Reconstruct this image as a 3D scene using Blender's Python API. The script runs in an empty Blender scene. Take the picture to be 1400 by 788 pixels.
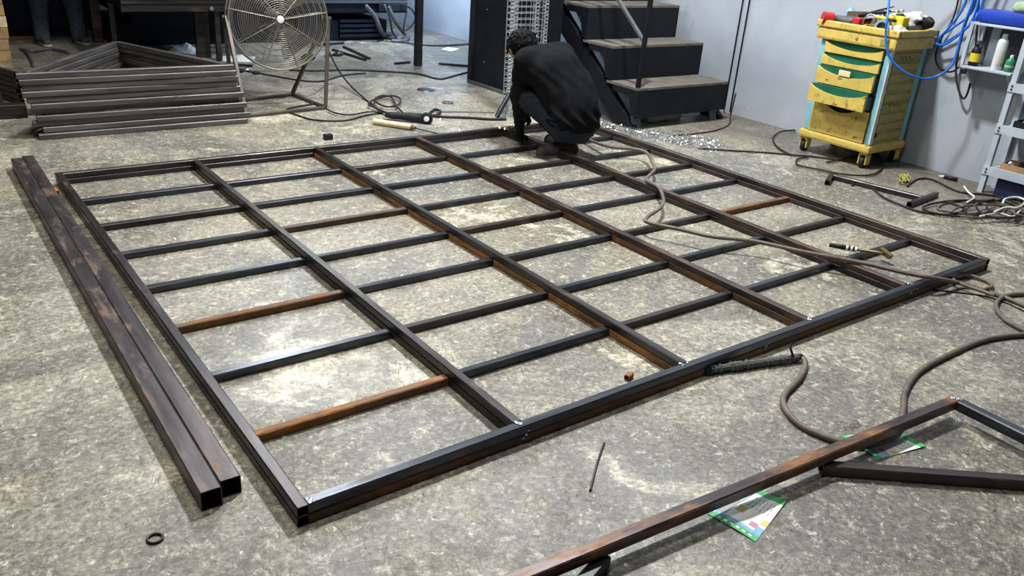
import bpy, bmesh, math, random
import numpy as np
from mathutils import Vector, Matrix, Quaternion
random.seed(7)
C = bpy.context.scene.collection
SC = bpy.context.scene

# ------------------------------------------------------------------ camera
F_PX, PITCH, ROLL, YAW, CAM_H = 1130.26, math.radians(24.1873), math.radians(-4.2658), math.radians(38.01), 1.6
ROOM = Matrix.Rotation(-YAW, 3, 'Z')
_U = Vector((0, math.sin(PITCH), math.cos(PITCH)))
_X = Vector((1, 0, 0))
c_fwd = ROOM @ Vector((0, math.cos(PITCH), -math.sin(PITCH)))
c_right = ROOM @ (_X * math.cos(ROLL) - _U * math.sin(ROLL))
c_up = ROOM @ (_X * math.sin(ROLL) + _U * math.cos(ROLL))
cd = bpy.data.cameras.new('camera')
cam = bpy.data.objects.new('camera', cd)
C.objects.link(cam)
m = Matrix((c_right, c_up, -c_fwd)).transposed().to_4x4()
m.translation = (0, 0, CAM_H)
cam.matrix_world = m
cd.sensor_fit = 'HORIZONTAL'; cd.sensor_width = 36; cd.lens = F_PX * 36 / 1400
cd.clip_start = 0.05; cd.clip_end = 100
SC.camera = cam

# ------------------------------------------------------------------ light
w = bpy.data.worlds.new('workshop_air'); SC.world = w; w.use_nodes = True
bg = w.node_tree.nodes['Background']
bg.inputs[0].default_value = (0.62, 0.72, 0.86, 1); bg.inputs[1].default_value = 0.11

def lamp(name, loc, power, size, size_y, target=None, col=(1, 1, 1)):
    l = bpy.data.lights.new(name, 'AREA'); l.energy = power; l.shape = 'RECTANGLE'
    l.size = size; l.size_y = size_y; l.color = col
    o = bpy.data.objects.new(name, l); C.objects.link(o); o.location = loc
    d = (Vector(target) - Vector(loc)) if target else Vector((0, 0, -1))
    o.rotation_euler = d.to_track_quat('-Z', 'Y').to_euler()
    return o
lamp('ceiling_lamp_main', (3.8, 4.1, 5.2), 440, 0.35, 0.35, None, (0.97, 0.99, 1.0))
lamp('ceiling_lamp_front', (0.4, 2.0, 4.6), 75, 1.2, 0.4, None, (1.0, 0.96, 0.88))
lamp('ceiling_lamp_row', (3.3, 7.6, 4.6), 190, 0.35, 1.2, None, (0.95, 0.98, 1.0))
lamp('ceiling_lamp_row', (3.8, 9.9, 4.6), 210, 0.35, 1.2, None, (0.85, 0.93, 1.0))
lamp('far_wall_fill', (5.5, 9.3, 2.35), 170, 0.4, 0.3, (6.5, 10.6, 0.2), (0.60, 0.76, 1.0))  # added unseen blue fill that brightens the far wall
lamp('ceiling_lamp_left', (0.9, 4.4, 4.7), 100, 1.2, 0.4, None, (1.0, 0.95, 0.86))

vs = SC.view_settings
vs.view_transform = 'Standard'; vs.look = 'None'; vs.exposure = 0.22; vs.gamma = 1.0
try: vs.use_curve_mapping = False
except Exception: pass

# ------------------------------------------------------------------ places: where a sighting of the photograph meets a real plane
def ray(u, v):
    return c_fwd + c_right * ((u - 700) / F_PX) + c_up * ((394 - v) / F_PX)
def fl(u, v, z=0.0):
    q = ray(u, v); return Vector((0, 0, CAM_H)) + q * ((z - CAM_H) / q.z)
def on_a(u, v, a):
    q = ray(u, v); return Vector((0, 0, CAM_H)) + q * (a / q.x)
def on_b(u, v, b):
    q = ray(u, v); return Vector((0, 0, CAM_H)) + q * (b / q.y)

# ------------------------------------------------------------------ materials
def _new(name):
    m = bpy.data.materials.new(name); m.use_nodes = True
    nt = m.node_tree; b = nt.nodes['Principled BSDF']
    return m, nt, b
def _n(nt, t, **kw):
    n = nt.nodes.new(t)
    for k, v in kw.items():
        if k in n.inputs: n.inputs[k].default_value = v
        else: setattr(n, k, v)
    return n
def _ramp(nt, src, stops):
    r = nt.nodes.new('ShaderNodeValToRGB'); e = r.color_ramp.elements
    while len(e) < len(stops): e.new(0.5)
    for el, (p, c) in zip(e, stops):
        el.position = p; el.color = c if len(c) == 4 else (*c, 1)
    nt.links.new(src, r.inputs[0]); return r
def _mix(nt, fac, a, b, mode='MIX'):
    n = nt.nodes.new('ShaderNodeMix'); n.data_type = 'RGBA'; n.blend_type = mode
    for sock, val in ((n.inputs[0], fac), (n.inputs[6], a), (n.inputs[7], b)):
        if isinstance(val, (int, float)): sock.default_value = val
        elif isinstance(val, tuple): sock.default_value = val if len(val) == 4 else (*val, 1)
        else: nt.links.new(val, sock)
    return n.outputs[2]
def _coord(nt, scale=(1, 1, 1), rand=True):
    tc = nt.nodes.new('ShaderNodeTexCoord'); mp = nt.nodes.new('ShaderNodeMapping')
    mp.inputs['Scale'].default_value = scale
    nt.links.new(tc.outputs['Object'], mp.inputs[0])
    if rand:
        oi = nt.nodes.new('ShaderNodeObjectInfo'); mu = _n(nt, 'ShaderNodeMath', operation='MULTIPLY')
        mu.inputs[1].default_value = 37.0; nt.links.new(oi.outputs['Random'], mu.inputs[0])
        nt.links.new(mu.outputs[0], mp.inputs['Location'])
    return mp.outputs[0]
def _noise(nt, co, scale, detail=4, rough=0.6, dist=0.0):
    n = _n(nt, 'ShaderNodeTexNoise'); n.inputs['Scale'].default_value = scale
    n.inputs['Detail'].default_value = detail; n.inputs['Roughness'].default_value = rough
    n.inputs['Distortion'].default_value = dist
    nt.links.new(co, n.inputs['Vector']); return n.outputs['Fac']
def _bump(nt, b, h, strength=0.3, dist=0.01):
    n = nt.nodes.new('ShaderNodeBump'); n.inputs['Strength'].default_value = strength
    n.inputs['Distance'].default_value = dist
    nt.links.new(h, n.inputs['Height']); nt.links.new(n.outputs[0], b.inputs['Normal'])

def paint(name, c, rough=0.5, metal=0.0, var=0.25, scale=8, dirt=None, dirt_lo=0.6, stretch=(1, 1, 1), bump=0.1, rand=True, spec=None):
    m, nt, b = _new(name); co = _coord(nt, stretch, rand)
    f = _noise(nt, co, scale, 5, 0.65)
    lo = tuple(x * (1 - var) for x in c); hi = tuple(min(1, x * (1 + var)) for x in c)
    col = _ramp(nt, f, [(0.3, lo), (0.7, hi)]).outputs[0]
    if dirt:
        f2 = _noise(nt, co, scale * 2.3, 6, 0.7, 0.6)
        k = _ramp(nt, f2, [(dirt_lo, (0, 0, 0)), (dirt_lo + 0.08, (1, 1, 1))]).outputs[0]
        col = _mix(nt, k, col, dirt)
    nt.links.new(col, b.inputs['Base Color'])
    b.inputs['Roughness'].default_value = rough; b.inputs['Metallic'].default_value = metal
    if spec is None: spec = 0.15 if (max(c) < 0.06 and metal < 0.3) else 0.4
    b.inputs['Specular IOR Level'].default_value = spec
    if bump: _bump(nt, b, f, bump, 0.004)
    return m

def steel(name, base, rust, amount, rough=0.38, metal=0.75, stretch=(0.5, 6, 6)):
    """mill-scale steel; amount 0..1 of surface rust"""
    m, nt, b = _new(name); co = _coord(nt, stretch)
    f = _noise(nt, co, 5, 5, 0.65, 0.3)
    c0 = _ramp(nt, f, [(0.3, tuple(x * 0.55 for x in base)), (0.72, tuple(x * 1.7 for x in base))]).outputs[0]
    co2 = _coord(nt, (1.4, 5, 5))
    g = _noise(nt, co2, 2.2, 6, 0.7, 0.5)
    p = 0.72 - 0.5 * amount
    k = _ramp(nt, g, [(p - 0.06, (0, 0, 0)), (p + 0.10, (1, 1, 1))]).outputs[0]
    r2 = _ramp(nt, _noise(nt, co2, 14, 4, 0.7), [(0.3, tuple(x * 0.45 for x in rust)), (0.7, tuple(min(1, x * 1.35) for x in rust))]).outputs[0]
    nt.links.new(_mix(nt, k, c0, r2), b.inputs['Base Color'])
    rr = _ramp(nt, k, [(0, (rough,) * 3), (1, (min(0.8, rough + 0.3),) * 3)]).outputs[0]
    nt.links.new(rr, b.inputs['Roughness'])
    mm = _ramp(nt, k, [(0, (metal,) * 3), (1, (0.15,) * 3)]).outputs[0]
    nt.links.new(mm, b.inputs['Metallic'])
    _bump(nt, b, g, 0.12, 0.003)
    return m

def flat(name, c, rough=0.6, metal=0.0):
    m, nt, b = _new(name); co = _coord(nt)
    f = _noise(nt, co, 30, 3)
    nt.links.new(_ramp(nt, f, [(0.3, tuple(x * 0.88 for x in c)), (0.7, tuple(min(1, x * 1.1) for x in c))]).outputs[0], b.inputs['Base Color'])
    b.inputs['Roughness'].default_value = rough; b.inputs['Metallic'].default_value = metal
    return m

def glow(name, c, s):
    m, nt, b = _new(name); b.inputs['Base Color'].default_value = (*c, 1)
    b.inputs['Emission Color'].default_value = (*c, 1); b.inputs['Emission Strength'].default_value = s
    return m

def concrete():
    m, nt, b = _new('worn_concrete')
    co = _coord(nt, rand=False)
    big = _noise(nt, co, 0.42, 6, 0.6, 0.5)
    base = _ramp(nt, big, [(0.36, (0.185, 0.163, 0.118)), (0.5, (0.245, 0.224, 0.172)), (0.64, (0.305, 0.29, 0.238))]).outputs[0]
    # dark traffic film over the slab, broken by scuffs
    film = _noise(nt, co, 0.8, 12, 0.72, 1.1)
    k = _ramp(nt, film, [(0.45, (1, 1, 1)), (0.55, (0, 0, 0))]).outputs[0]
    base = _mix(nt, _mix(nt, 0.78, (0, 0, 0), k), base, (0.105, 0.101, 0.090))
    med = _noise(nt, co, 5.5, 12, 0.80, 0.8)
    k = _ramp(nt, med, [(0.42, (1, 1, 1)), (0.48, (0, 0, 0))]).outputs[0]
    base = _mix(nt, _mix(nt, 0.52, (0, 0, 0), k), base, (0.095, 0.09, 0.078))
    med2 = _noise(nt, co, 17, 10, 0.84, 0.4)
    k2 = _ramp(nt, med2, [(0.54, (0, 0, 0)), (0.60, (1, 1, 1))]).outputs[0]
    base = _mix(nt, _mix(nt, 0.55, (0, 0, 0), k2), base, (0.54, 0.52, 0.42))
    # pale worn-through patches
    wp = _noise(nt, co, 1.25, 9, 0.72, 0.6)
    k3 = _ramp(nt, wp, [(0.56, (0, 0, 0)), (0.63, (0.8, 0.8, 0.8))]).outputs[0]
    base = _mix(nt, k3, base, (0.56, 0.525, 0.40))
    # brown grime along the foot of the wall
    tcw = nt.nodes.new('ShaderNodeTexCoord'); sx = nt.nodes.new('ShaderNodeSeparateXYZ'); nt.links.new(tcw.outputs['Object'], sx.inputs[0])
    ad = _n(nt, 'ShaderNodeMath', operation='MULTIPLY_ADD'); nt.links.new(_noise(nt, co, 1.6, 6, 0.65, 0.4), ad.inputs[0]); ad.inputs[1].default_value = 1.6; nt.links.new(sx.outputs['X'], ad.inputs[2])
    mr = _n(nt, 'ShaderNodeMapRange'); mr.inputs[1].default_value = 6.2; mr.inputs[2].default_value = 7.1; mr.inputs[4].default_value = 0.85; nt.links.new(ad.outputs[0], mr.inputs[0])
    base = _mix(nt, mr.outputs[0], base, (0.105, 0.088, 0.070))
    # fine grain
    fine = _noise(nt, co, 48, 8, 0.82, 0.5)
    fr = _ramp(nt, fine, [(0.38, (0.34, 0.34, 0.34)), (0.5, (0.95, 0.95, 0.95)), (0.62, (1.75, 1.75, 1.7))]).outputs[0]
    base = _mix(nt, 0.9, base, fr, 'MULTIPLY')
    chip = _noise(nt, co, 26, 9, 0.86, 0.5)
    k5 = _ramp(nt, chip, [(0.585, (0, 0, 0)), (0.62, (0.85, 0.85, 0.85))]).outputs[0]
    base = _mix(nt, k5, base, (0.66, 0.64, 0.54))
    k6 = _ramp(nt, chip, [(0.36, (0.7, 0.7, 0.7)), (0.40, (0, 0, 0))]).outputs[0]
    base = _mix(nt, k6, base, (0.07, 0.067, 0.06))
    # scratches: short straight strokes in many directions
    for ang, lx, ly, th in ((0.25, 1.2, 26, 0.075), (0.85, 1.7, 34, 0.08), (1.5, 0.9, 22, 0.07), (2.15, 1.5, 30, 0.08), (2.75, 1.1, 26, 0.075), (0.55, 4.5, 48, 0.13), (1.9, 4.0, 44, 0.13)):
        tc = nt.nodes.new('ShaderNodeTexCoord'); wob = _n(nt, 'ShaderNodeTexNoise'); wob.inputs['Scale'].default_value = 2.0; wob.inputs['Detail'].default_value = 1
        nt.links.new(tc.outputs['Object'], wob.inputs['Vector'])
        va = _n(nt, 'ShaderNodeVectorMath', operation='MULTIPLY_ADD'); nt.links.new(wob.outputs['Color'], va.inputs[0]); va.inputs[1].default_value = (0.10, 0.10, 0); nt.links.new(tc.outputs['Object'], va.inputs[2])
        mp = nt.nodes.new('ShaderNodeMapping'); mp.inputs['Rotation'].default_value = (0, 0, ang); mp.inputs['Location'].default_value = (ang * 7, ang * 3, 0)
        nt.links.new(va.outputs[0], mp.inputs[0])
        mp2 = nt.nodes.new('ShaderNodeMapping'); mp2.inputs['Scale'].default_value = (lx, ly, 0); nt.links.new(mp.outputs[0], mp2.inputs[0])
        vo = _n(nt, 'ShaderNodeTexVoronoi', voronoi_dimensions='2D'); vo.inputs['Scale'].default_value = 1.0; nt.links.new(mp2.outputs[0], vo.inputs['Vector'])
        ln = _ramp(nt, vo.outputs['Distance'], [(th * 0.5, (0.7, 0.7, 0.7)), (th, (0, 0, 0))]).outputs[0]
        mask = _ramp(nt, _noise(nt, co, 1.4 + ang * 0.3, 3, 0.6, 0.2), [(0.50, (0, 0, 0)), (0.58, (1, 1, 1))]).outputs[0]
        base = _mix(nt, _mix(nt, 1.0, ln, mask, 'MULTIPLY'), base, (0.065, 0.062, 0.055))
    nt.links.new(base, b.inputs['Base Color'])
    rr = _ramp(nt, wp, [(0.44, (0.58,) * 3), (0.58, (0.22,) * 3)]).outputs[0]
    nt.links.new(rr, b.inputs['Roughness'])
    b.inputs['Specular IOR Level'].default_value = 0.5
    hh = _mix(nt, 0.5, fine, med)
    _bump(nt, b, hh, 0.45, 0.006)
    return m

def wall_paint():
    m, nt, b = _new('grey_blue_wall_paint')
    co = _coord(nt, (1, 1, 1), False)
    f = _noise(nt, co, 1.0, 6, 0.6, 0.4)
    c = _ramp(nt, f, [(0.35, (0.31, 0.35, 0.40)), (0.65, (0.42, 0.46, 0.51))]).outputs[0]
    g = _noise(nt, _coord(nt, (1, 2.2, 0.7), False), 2.6, 8, 0.7, 0.5)
    k = _ramp(nt, g, [(0.60, (0, 0, 0)), (0.72, (0.55, 0.55, 0.55))]).outputs[0]
    c = _mix(nt, k, c, (0.20, 0.215, 0.22))
    s = _noise(nt, co, 16, 8, 0.75)
    k2 = _ramp(nt, s, [(0.66, (0, 0, 0)), (0.70, (0.6, 0.6, 0.6))]).outputs[0]
    c = _mix(nt, k2, c, (0.13, 0.135, 0.14))
    nt.links.new(c, b.inputs['Base Color']); b.inputs['Roughness'].default_value = 0.55
    _bump(nt, b, s, 0.15, 0.004)
    return m

M = {}
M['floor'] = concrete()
M['wall'] = wall_paint()
M['dark_wall'] = paint('dark_shop_wall', (0.05, 0.06, 0.075), 0.8)
M['ceiling'] = paint('dull_roof_sheet', (0.10, 0.10, 0.11), 0.7)
RUST = (0.18, 0.08, 0.028)
M['steel'] = steel('mill_scale_steel', (0.047, 0.043, 0.043), (0.075, 0.045, 0.032), 0.22, 0.36)
M['steel_brown'] = steel('brownish_steel', (0.047, 0.039, 0.037), (0.085, 0.05, 0.033), 0.36, 0.42)
M['steel_blue'] = steel('blue_black_steel', (0.052, 0.056, 0.068), (0.075, 0.05, 0.035), 0.10, 0.30)
M['steel_rust'] = steel('rusted_steel', (0.060, 0.044, 0.034), RUST, 0.52, 0.5, 0.5)
M['steel_orange'] = steel('orange_rust_steel', (0.075, 0.05, 0.03), (0.30, 0.125, 0.032), 0.62, 0.55, 0.4)
M['steel_loose'] = steel('loose_tube_steel', (0.074, 0.064, 0.066), (0.17, 0.088, 0.046), 0.27, 0.36, 0.7, (0.6, 5, 5))
M['steel_streak'] = steel('streaked_steel', (0.055, 0.045, 0.046), (0.24, 0.105, 0.036), 0.40, 0.36, 0.7)
M['steel_stack'] = steel('stacked_frame_steel', (0.105, 0.100, 0.096), (0.10, 0.06, 0.05), 0.20, 0.42, 0.6)
M['hollow'] = paint('tube_inside', (0.03, 0.025, 0.022), 0.7)
M['weld'] = paint('fresh_weld', (0.40, 0.45, 0.55), 0.3, 0.9, 0.5, 90, bump=0.6)
M['black'] = paint('black_paint', (0.017, 0.018, 0.022), 0.45, 0.1)
M['blackblue'] = paint('blue_black_paint', (0.0085, 0.010, 0.0145), 0.45, 0.0, 0.3, 6, spec=0.15)
M['machine'] = paint('machine_dark_paint', (0.010, 0.014, 0.026), 0.5, 0.1)
M['tread'] = paint('dusty_tread', (0.125, 0.113, 0.093), 0.75, 0.0, 0.35, 9, (0.07, 0.065, 0.058), 0.56)
M['rubber'] = paint('black_rubber', (0.02, 0.02, 0.021), 0.55)
M['cable_grey'] = paint('dusty_cable', (0.115, 0.090, 0.072), 0.6, 0, 0.4, 14)
M['cable_black'] = paint('black_cable', (0.024, 0.023, 0.023), 0.55)
M['cable_white'] = paint('white_cable', (0.55, 0.55, 0.52), 0.5)
M['blue_hose'] = paint('blue_air_hose', (0.015, 0.13, 0.55), 0.3)
M['galv'] = paint('galvanised_wire', (0.62, 0.66, 0.68), 0.3, 0.85, 0.3, 20)
M['chrome'] = paint('bare_metal', (0.55, 0.56, 0.58), 0.28, 0.9)
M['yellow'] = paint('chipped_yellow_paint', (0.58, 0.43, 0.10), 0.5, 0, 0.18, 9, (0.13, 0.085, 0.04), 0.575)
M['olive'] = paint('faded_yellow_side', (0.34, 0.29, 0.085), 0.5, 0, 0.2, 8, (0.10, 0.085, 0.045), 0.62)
M['green'] = paint('green_handle', (0.010, 0.105, 0.068), 0.4, 0, 0.2, 10)
M['skyblue'] = paint('light_blue_plastic', (0.20, 0.46, 0.56), 0.4, 0, 0.2, 6)
M['white'] = paint('dull_white', (0.62, 0.63, 0.60), 0.5, 0, 0.15, 6)
M['cream'] = paint('cream_wax', (0.66, 0.55, 0.33), 0.5, 0, 0.25, 9, (0.25, 0.15, 0.07), 0.62)
M['shelf'] = paint('pale_blue_steel', (0.42, 0.48, 0.54), 0.45, 0, 0.15, 5, (0.2, 0.2, 0.2), 0.68)
M['cardboard'] = paint('cardboard', (0.34, 0.21, 0.10), 0.8)
M['bluebin'] = paint('blue_bin', (0.012, 0.045, 0.36), 0.4)
M['navy'] = paint('navy_bin', (0.012, 0.02, 0.06), 0.45)
M['denim'] = paint('dark_denim', (0.020, 0.026, 0.036), 0.85, 0, 0.35, 30)
M['denim_back'] = paint('washed_denim', (0.032, 0.045, 0.065), 0.85, 0, 0.4, 16)
M['tee'] = paint('black_cotton', (0.0075, 0.008, 0.0095), 0.9, 0, 0.3, 14, spec=0.06)
M['sleeve'] = paint('black_arm_sleeve', (0.006, 0.006, 0.008), 0.7)
M['skin'] = paint('skin', (0.42, 0.215, 0.135), 0.5, 0, 0.1, 12, bump=0.05)
M['hair'] = paint('black_hair', (0.004, 0.004, 0.0045), 0.6, 0, 0.5, 60, bump=0.8, spec=0.08)
M['shoe'] = paint('dark_shoe', (0.05, 0.048, 0.045), 0.6, 0, 0.4, 20)
M['sole'] = paint('pale_sole', (0.34, 0.32, 0.27), 0.6)
M['red'] = paint('red_paint', (0.42, 0.02, 0.025), 0.4)
M['grey'] = paint('tool_grey', (0.075, 0.08, 0.085), 0.5)
M['brassy'] = paint('brassy_metal', (0.20, 0.14, 0.065), 0.4, 0.6)
M['cloth'] = paint('pale_glove_cloth', (0.50, 0.50, 0.48), 0.9, 0, 0.25, 20)
M['leafcloth'] = paint('pale_green_cloth', (0.30, 0.42, 0.24), 0.9, 0, 0.2, 15)
M['brick'] = paint('yellow_brown_block', (0.34, 0.22, 0.10), 0.8, 0, 0.35, 9)
M['fan_wire'] = paint('dusty_fan_wire', (0.24, 0.225, 0.18), 0.4, 0.6, 0.25, 12)
M['fan_leg'] = paint('brown_stand_steel', (0.085, 0.070, 0.060), 0.45, 0.5, 0.3, 10)
M['blade'] = paint('fan_blade', (0.05, 0.05, 0.05), 0.5, 0.2)
M['swarf'] = paint('bright_swarf', (0.80, 0.84, 0.86), 0.22, 0.95)
M['pale_green'] = paint('pale_green_plastic', (0.30, 0.36, 0.33), 0.5)
M['paper'] = flat('white_print_paper', (0.78, 0.82, 0.80), 0.45)
M['p_green'] = flat('printed_green', (0.06, 0.42, 0.14), 0.45)
M['p_blue'] = flat('printed_blue', (0.22, 0.42, 0.66), 0.45)
M['p_bar_shade'] = flat('flyer_bar_shade', (0.40, 0.66, 0.66), 0.45)  # teal tone standing for the bar's shadow on the flyers
M['p_ochre'] = flat('printed_ochre', (0.62, 0.52, 0.20), 0.45)
M['p_pink'] = flat('printed_pink', (0.62, 0.26, 0.36), 0.45)
M['p_grey'] = flat('printed_grey', (0.34, 0.36, 0.36), 0.45)
M['yellow_label'] = flat('yellow_label', (0.75, 0.58, 0.03), 0.5)
M['greenbottle'] = paint('green_bottle', (0.02, 0.20, 0.07), 0.35)
M['spark'] = glow('hot_spark', (1.0, 0.42, 0.12), 14)
M['teal'] = paint('teal_lanyard', (0.05, 0.34, 0.27), 0.6)

# ------------------------------------------------------------------ builders
def world_loc(o):
    l = Vector((0, 0, 0))
    while o is not None:
        l += o.location; o = o.parent
    return l
def tag(o, label=None, cat=None, group=None, kind=None):
    if label: o['label'] = label
    if cat: o['category'] = cat
    if group: o['group'] = group
    if kind: o['kind'] = kind
    return o
def thing(name, loc, label, cat, group=None):
    o = bpy.data.objects.new(name, None); C.objects.link(o); o.location = loc
    o.empty_display_size = 0.1
    return tag(o, label, cat, group)
class MB:
    def __init__(s): s.v = []; s.f = []
    def add(s, vs, fs):
        n = len(s.v); s.v += [Vector(p) for p in vs]; s.f += [tuple(i + n for i in f) for f in fs]; return s
    def box(s, x0, x1, y0, y1, z0, z1):
        return s.add([(x0, y0, z0), (x1, y0, z0), (x1, y1, z0), (x0, y1, z0), (x0, y0, z1), (x1, y0, z1), (x1, y1, z1), (x0, y1, z1)],
                     [(0, 3, 2, 1), (4, 5, 6, 7), (0, 1, 5, 4), (1, 2, 6, 5), (2, 3, 7, 6), (3, 0, 4, 7)])
    def cbox(s, x0, x1, y0, y1, z0, z1, c=0.01):
        """box with chamfered edges"""
        bm = bmesh.new(); bmesh.ops.create_cube(bm, size=1)
        for v in bm.verts:
            v.co = Vector(((x0 + x1) / 2 + v.co.x * (x1 - x0), (y0 + y1) / 2 + v.co.y * (y1 - y0), (z0 + z1) / 2 + v.co.z * (z1 - z0)))
        bmesh.ops.bevel(bm, geom=bm.edges[:] , offset=c, segments=2, profile=0.6, affect='EDGES', clamp_overlap=True)
        bm.verts.index_update()
        s.add([v.co.copy() for v in bm.verts], [tuple(v.index for v in f.verts) for f in bm.faces]); bm.free(); return s
    def bar(s, p0, p1, w, h, up=(0, 0, 1)):
        p0, p1 = Vector(p0), Vector(p1); d = (p1 - p0).normalized(); up = Vector(up)
        if abs(d.dot(up)) > 0.99: up = Vector((0, 1, 0))
        y = up.cross(d).normalized(); z = d.cross(y)
        vs = [p + y * (sy * w / 2) + z * (sz * h / 2) for p in (p0, p1) for sy, sz in ((-1, -1), (1, -1), (1, 1), (-1, 1))]
        return s.add(vs, [(0, 3, 2, 1), (4, 5, 6, 7), (0, 1, 5, 4), (1, 2, 6, 5), (2, 3, 7, 6), (3, 0, 4, 7)])
    def sweep(s, pts, r, n=6, closed=False, cap=True):
        pts = [Vector(p) for p in pts]; rr = r if isinstance(r, (list, tuple)) else [r] * len(pts)
        rings = []; prev = None
        N = len(pts)
        for i, p in enumerate(pts):
            if closed: t = pts[(i + 1) % N] - pts[i - 1]
            else: t = pts[min(i + 1, N - 1)] - pts[max(i - 1, 0)]
            if t.length < 1e-9: t = Vector((0, 0, 1))
            t.normalize()
            if prev is None:
                a = Vector((0, 0, 1)) if abs(t.z) < 0.9 else Vector((1, 0, 0))
                u = t.cross(a).normalized()
            else:
                u = (prev - t * prev.dot(t))
                u = u.normalized() if u.length > 1e-6 else t.orthogonal().normalized()
            prev = u; v = t.cross(u)
            rings.append([p + (u * math.cos(2 * math.pi * k / n) + v * math.sin(2 * math.pi * k / n)) * rr[i] for k in range(n)])
        vs = [q for R_ in rings for q in R_]; fs = []
        for i in range(N if closed else N - 1):
            j = (i + 1) % N
            for k in range(n):
                fs.append((i * n + k, i * n + (k + 1) % n, j * n + (k + 1) % n, j * n + k))
        if cap and not closed:
            fs.append(tuple(reversed(range(n)))); fs.append(tuple((N - 1) * n + k for k in range(n)))
        return s.add(vs, fs)
    def lathe(s, prof, n=16, center=(0, 0, 0), axis=(0, 0, 1)):
        """prof: list of (radius, height) along axis"""
        q = Vector((0, 0, 1)).rotation_difference(Vector(axis).normalized()); c = Vector(center)
        vs = []; fs = []
        for r, h in prof:
            for k in range(n):
                a = 2 * math.pi * k / n
                vs.append(c + q @ Vector((r * math.cos(a), r * math.sin(a), h)))
        for i in range(len(prof) - 1):
            for k in range(n):
                fs.append((i * n + k, i * n + (k + 1) % n, (i + 1) * n + (k + 1) % n, (i + 1) * n + k))
        fs.append(tuple(reversed(range(n)))); fs.append(tuple((len(prof) - 1) * n + k for k in range(n)))
        return s.add(vs, fs)
    def prism(s, poly, axis, lo, hi):
        """poly: 2-D outline in the plane across axis ('x','y','z'), extruded lo..hi"""
        def mk(p, t):
            return {'x': (t, p[0], p[1]), 'y': (p[0], t, p[1]), 'z': (p[0], p[1], t)}[axis]
        n = len(poly)
        vs = [mk(p, lo) for p in poly] + [mk(p, hi) for p in poly]
        fs = [tuple(reversed(range(n))), tuple(range(n, 2 * n))] + [(i, (i + 1) % n, n + (i + 1) % n, n + i) for i in range(n)]
        return s.add(vs, fs)
    def build(s, name, mat, parent=None, smooth=False, label=None, cat=None, group=None, kind=None):
        me = bpy.data.meshes.new(name)
        if parent is not None: off = world_loc(parent)
        else:
            xs = [p.x for p in s.v]; ys = [p.y for p in s.v]; zs = [p.z for p in s.v]
            off = Vector(((min(xs) + max(xs)) / 2, (min(ys) + max(ys)) / 2, min(zs)))
        me.from_pydata([p - off for p in s.v], [], s.f)
        bm = bmesh.new(); bm.from_mesh(me); bmesh.ops.recalc_face_normals(bm, faces=bm.faces); bm.to_mesh(me); bm.free()
        if isinstance(mat, str): mat = M[mat]
        me.materials.append(mat)
        if smooth:
            for p in me.polygons: p.use_smooth = True
            if smooth == 'auto':
                try: me.set_sharp_from_angle(angle=math.radians(40))
                except Exception: pass
        o = bpy.data.objects.new(name, me); C.objects.link(o)
        if parent is not None: o.parent = parent
        else: o.location = off
        return tag(o, label, cat, group, kind)
def spline(pts, n=8, closed=False):
    P = [Vector(p) for p in pts]; out = []; N = len(P)
    rng = range(N) if closed else range(N - 1)
    for i in rng:
        p0 = P[(i - 1) % N] if closed or i > 0 else P[0]; p1 = P[i]; p2 = P[(i + 1) % N]
        p3 = P[(i + 2) % N] if closed or i + 2 < N else P[-1]
        for k in range(n):
            t = k / n; t2 = t * t; t3 = t2 * t
            out.append(0.5 * ((2 * p1) + (p2 - p0) * t + (2 * p0 - 5 * p1 + 4 * p2 - p3) * t2 + (3 * p1 - p0 - 3 * p2 + p3) * t3))
    if not closed: out.append(P[-1])
    return out
_tube_cache = {}
def tube(name, p0, p1, w, h, mat, parent=None, t=0.003, c=0.004, hollow=True, label=None, cat=None, group=None, up=(0, 0, 1)):
    """rectangular steel tube whose axis runs p0..p1 (centre line); mesh lies along local X"""
    p0, p1 = Vector(p0), Vector(p1); L = (p1 - p0).length
    mat = M[mat] if isinstance(mat, str) else mat
    key = (name, round(L, 4), w, h, mat.name, hollow)
    if key in _tube_cache: me = _tube_cache[key]
    else:
        def ring(W, H, cc, x): return [(x, sy, sz) for sy, sz in ((-W + cc, -H), (W - cc, -H), (W, -H + cc), (W, H - cc), (W - cc, H), (-W + cc, H), (-W, H - cc), (-W, -H + cc))]
        vs = ring(w / 2, h / 2, c, 0) + ring(w / 2, h / 2, c, L); fs = [(k, (k + 1) % 8, 8 + (k + 1) % 8, 8 + k) for k in range(8)]
        if hollow:
            vs += ring(w / 2 - t, h / 2 - t, c * 0.5, 0) + ring(w / 2 - t, h / 2 - t, c * 0.5, L)
            fs += [(16 + (k + 1) % 8, 16 + k, 24 + k, 24 + (k + 1) % 8) for k in range(8)]
            fs += [((k + 1) % 8, k, 16 + k, 16 + (k + 1) % 8) for k in range(8)]
            fs += [(8 + k, 8 + (k + 1) % 8, 24 + (k + 1) % 8, 24 + k) for k in range(8)]
        else:
            fs += [tuple(reversed(range(8))), tuple(range(8, 16))]
        me = bpy.data.meshes.new(name); me.from_pydata(vs, [], fs)
        bm = bmesh.new(); bm.from_mesh(me); bmesh.ops.recalc_face_normals(bm, faces=bm.faces); bm.to_mesh(me); bm.free()
        me.materials.append(mat)
        _tube_cache[key] = me
    o = bpy.data.objects.new(name, me); C.objects.link(o)
    d = (p1 - p0).normalized(); u = Vector(up)
    if abs(d.dot(u)) > 0.99: u = Vector((0, 1, 0))
    y = u.cross(d).normalized(); z = d.cross(y)
    R_ = Matrix((d, y, z)).transposed()
    o.rotation_euler = R_.to_euler()
    if parent is not None:
        o.parent = parent; o.location = p0 - world_loc(parent)
    else: o.location = p0
    return tag(o, label, cat, group)
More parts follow.
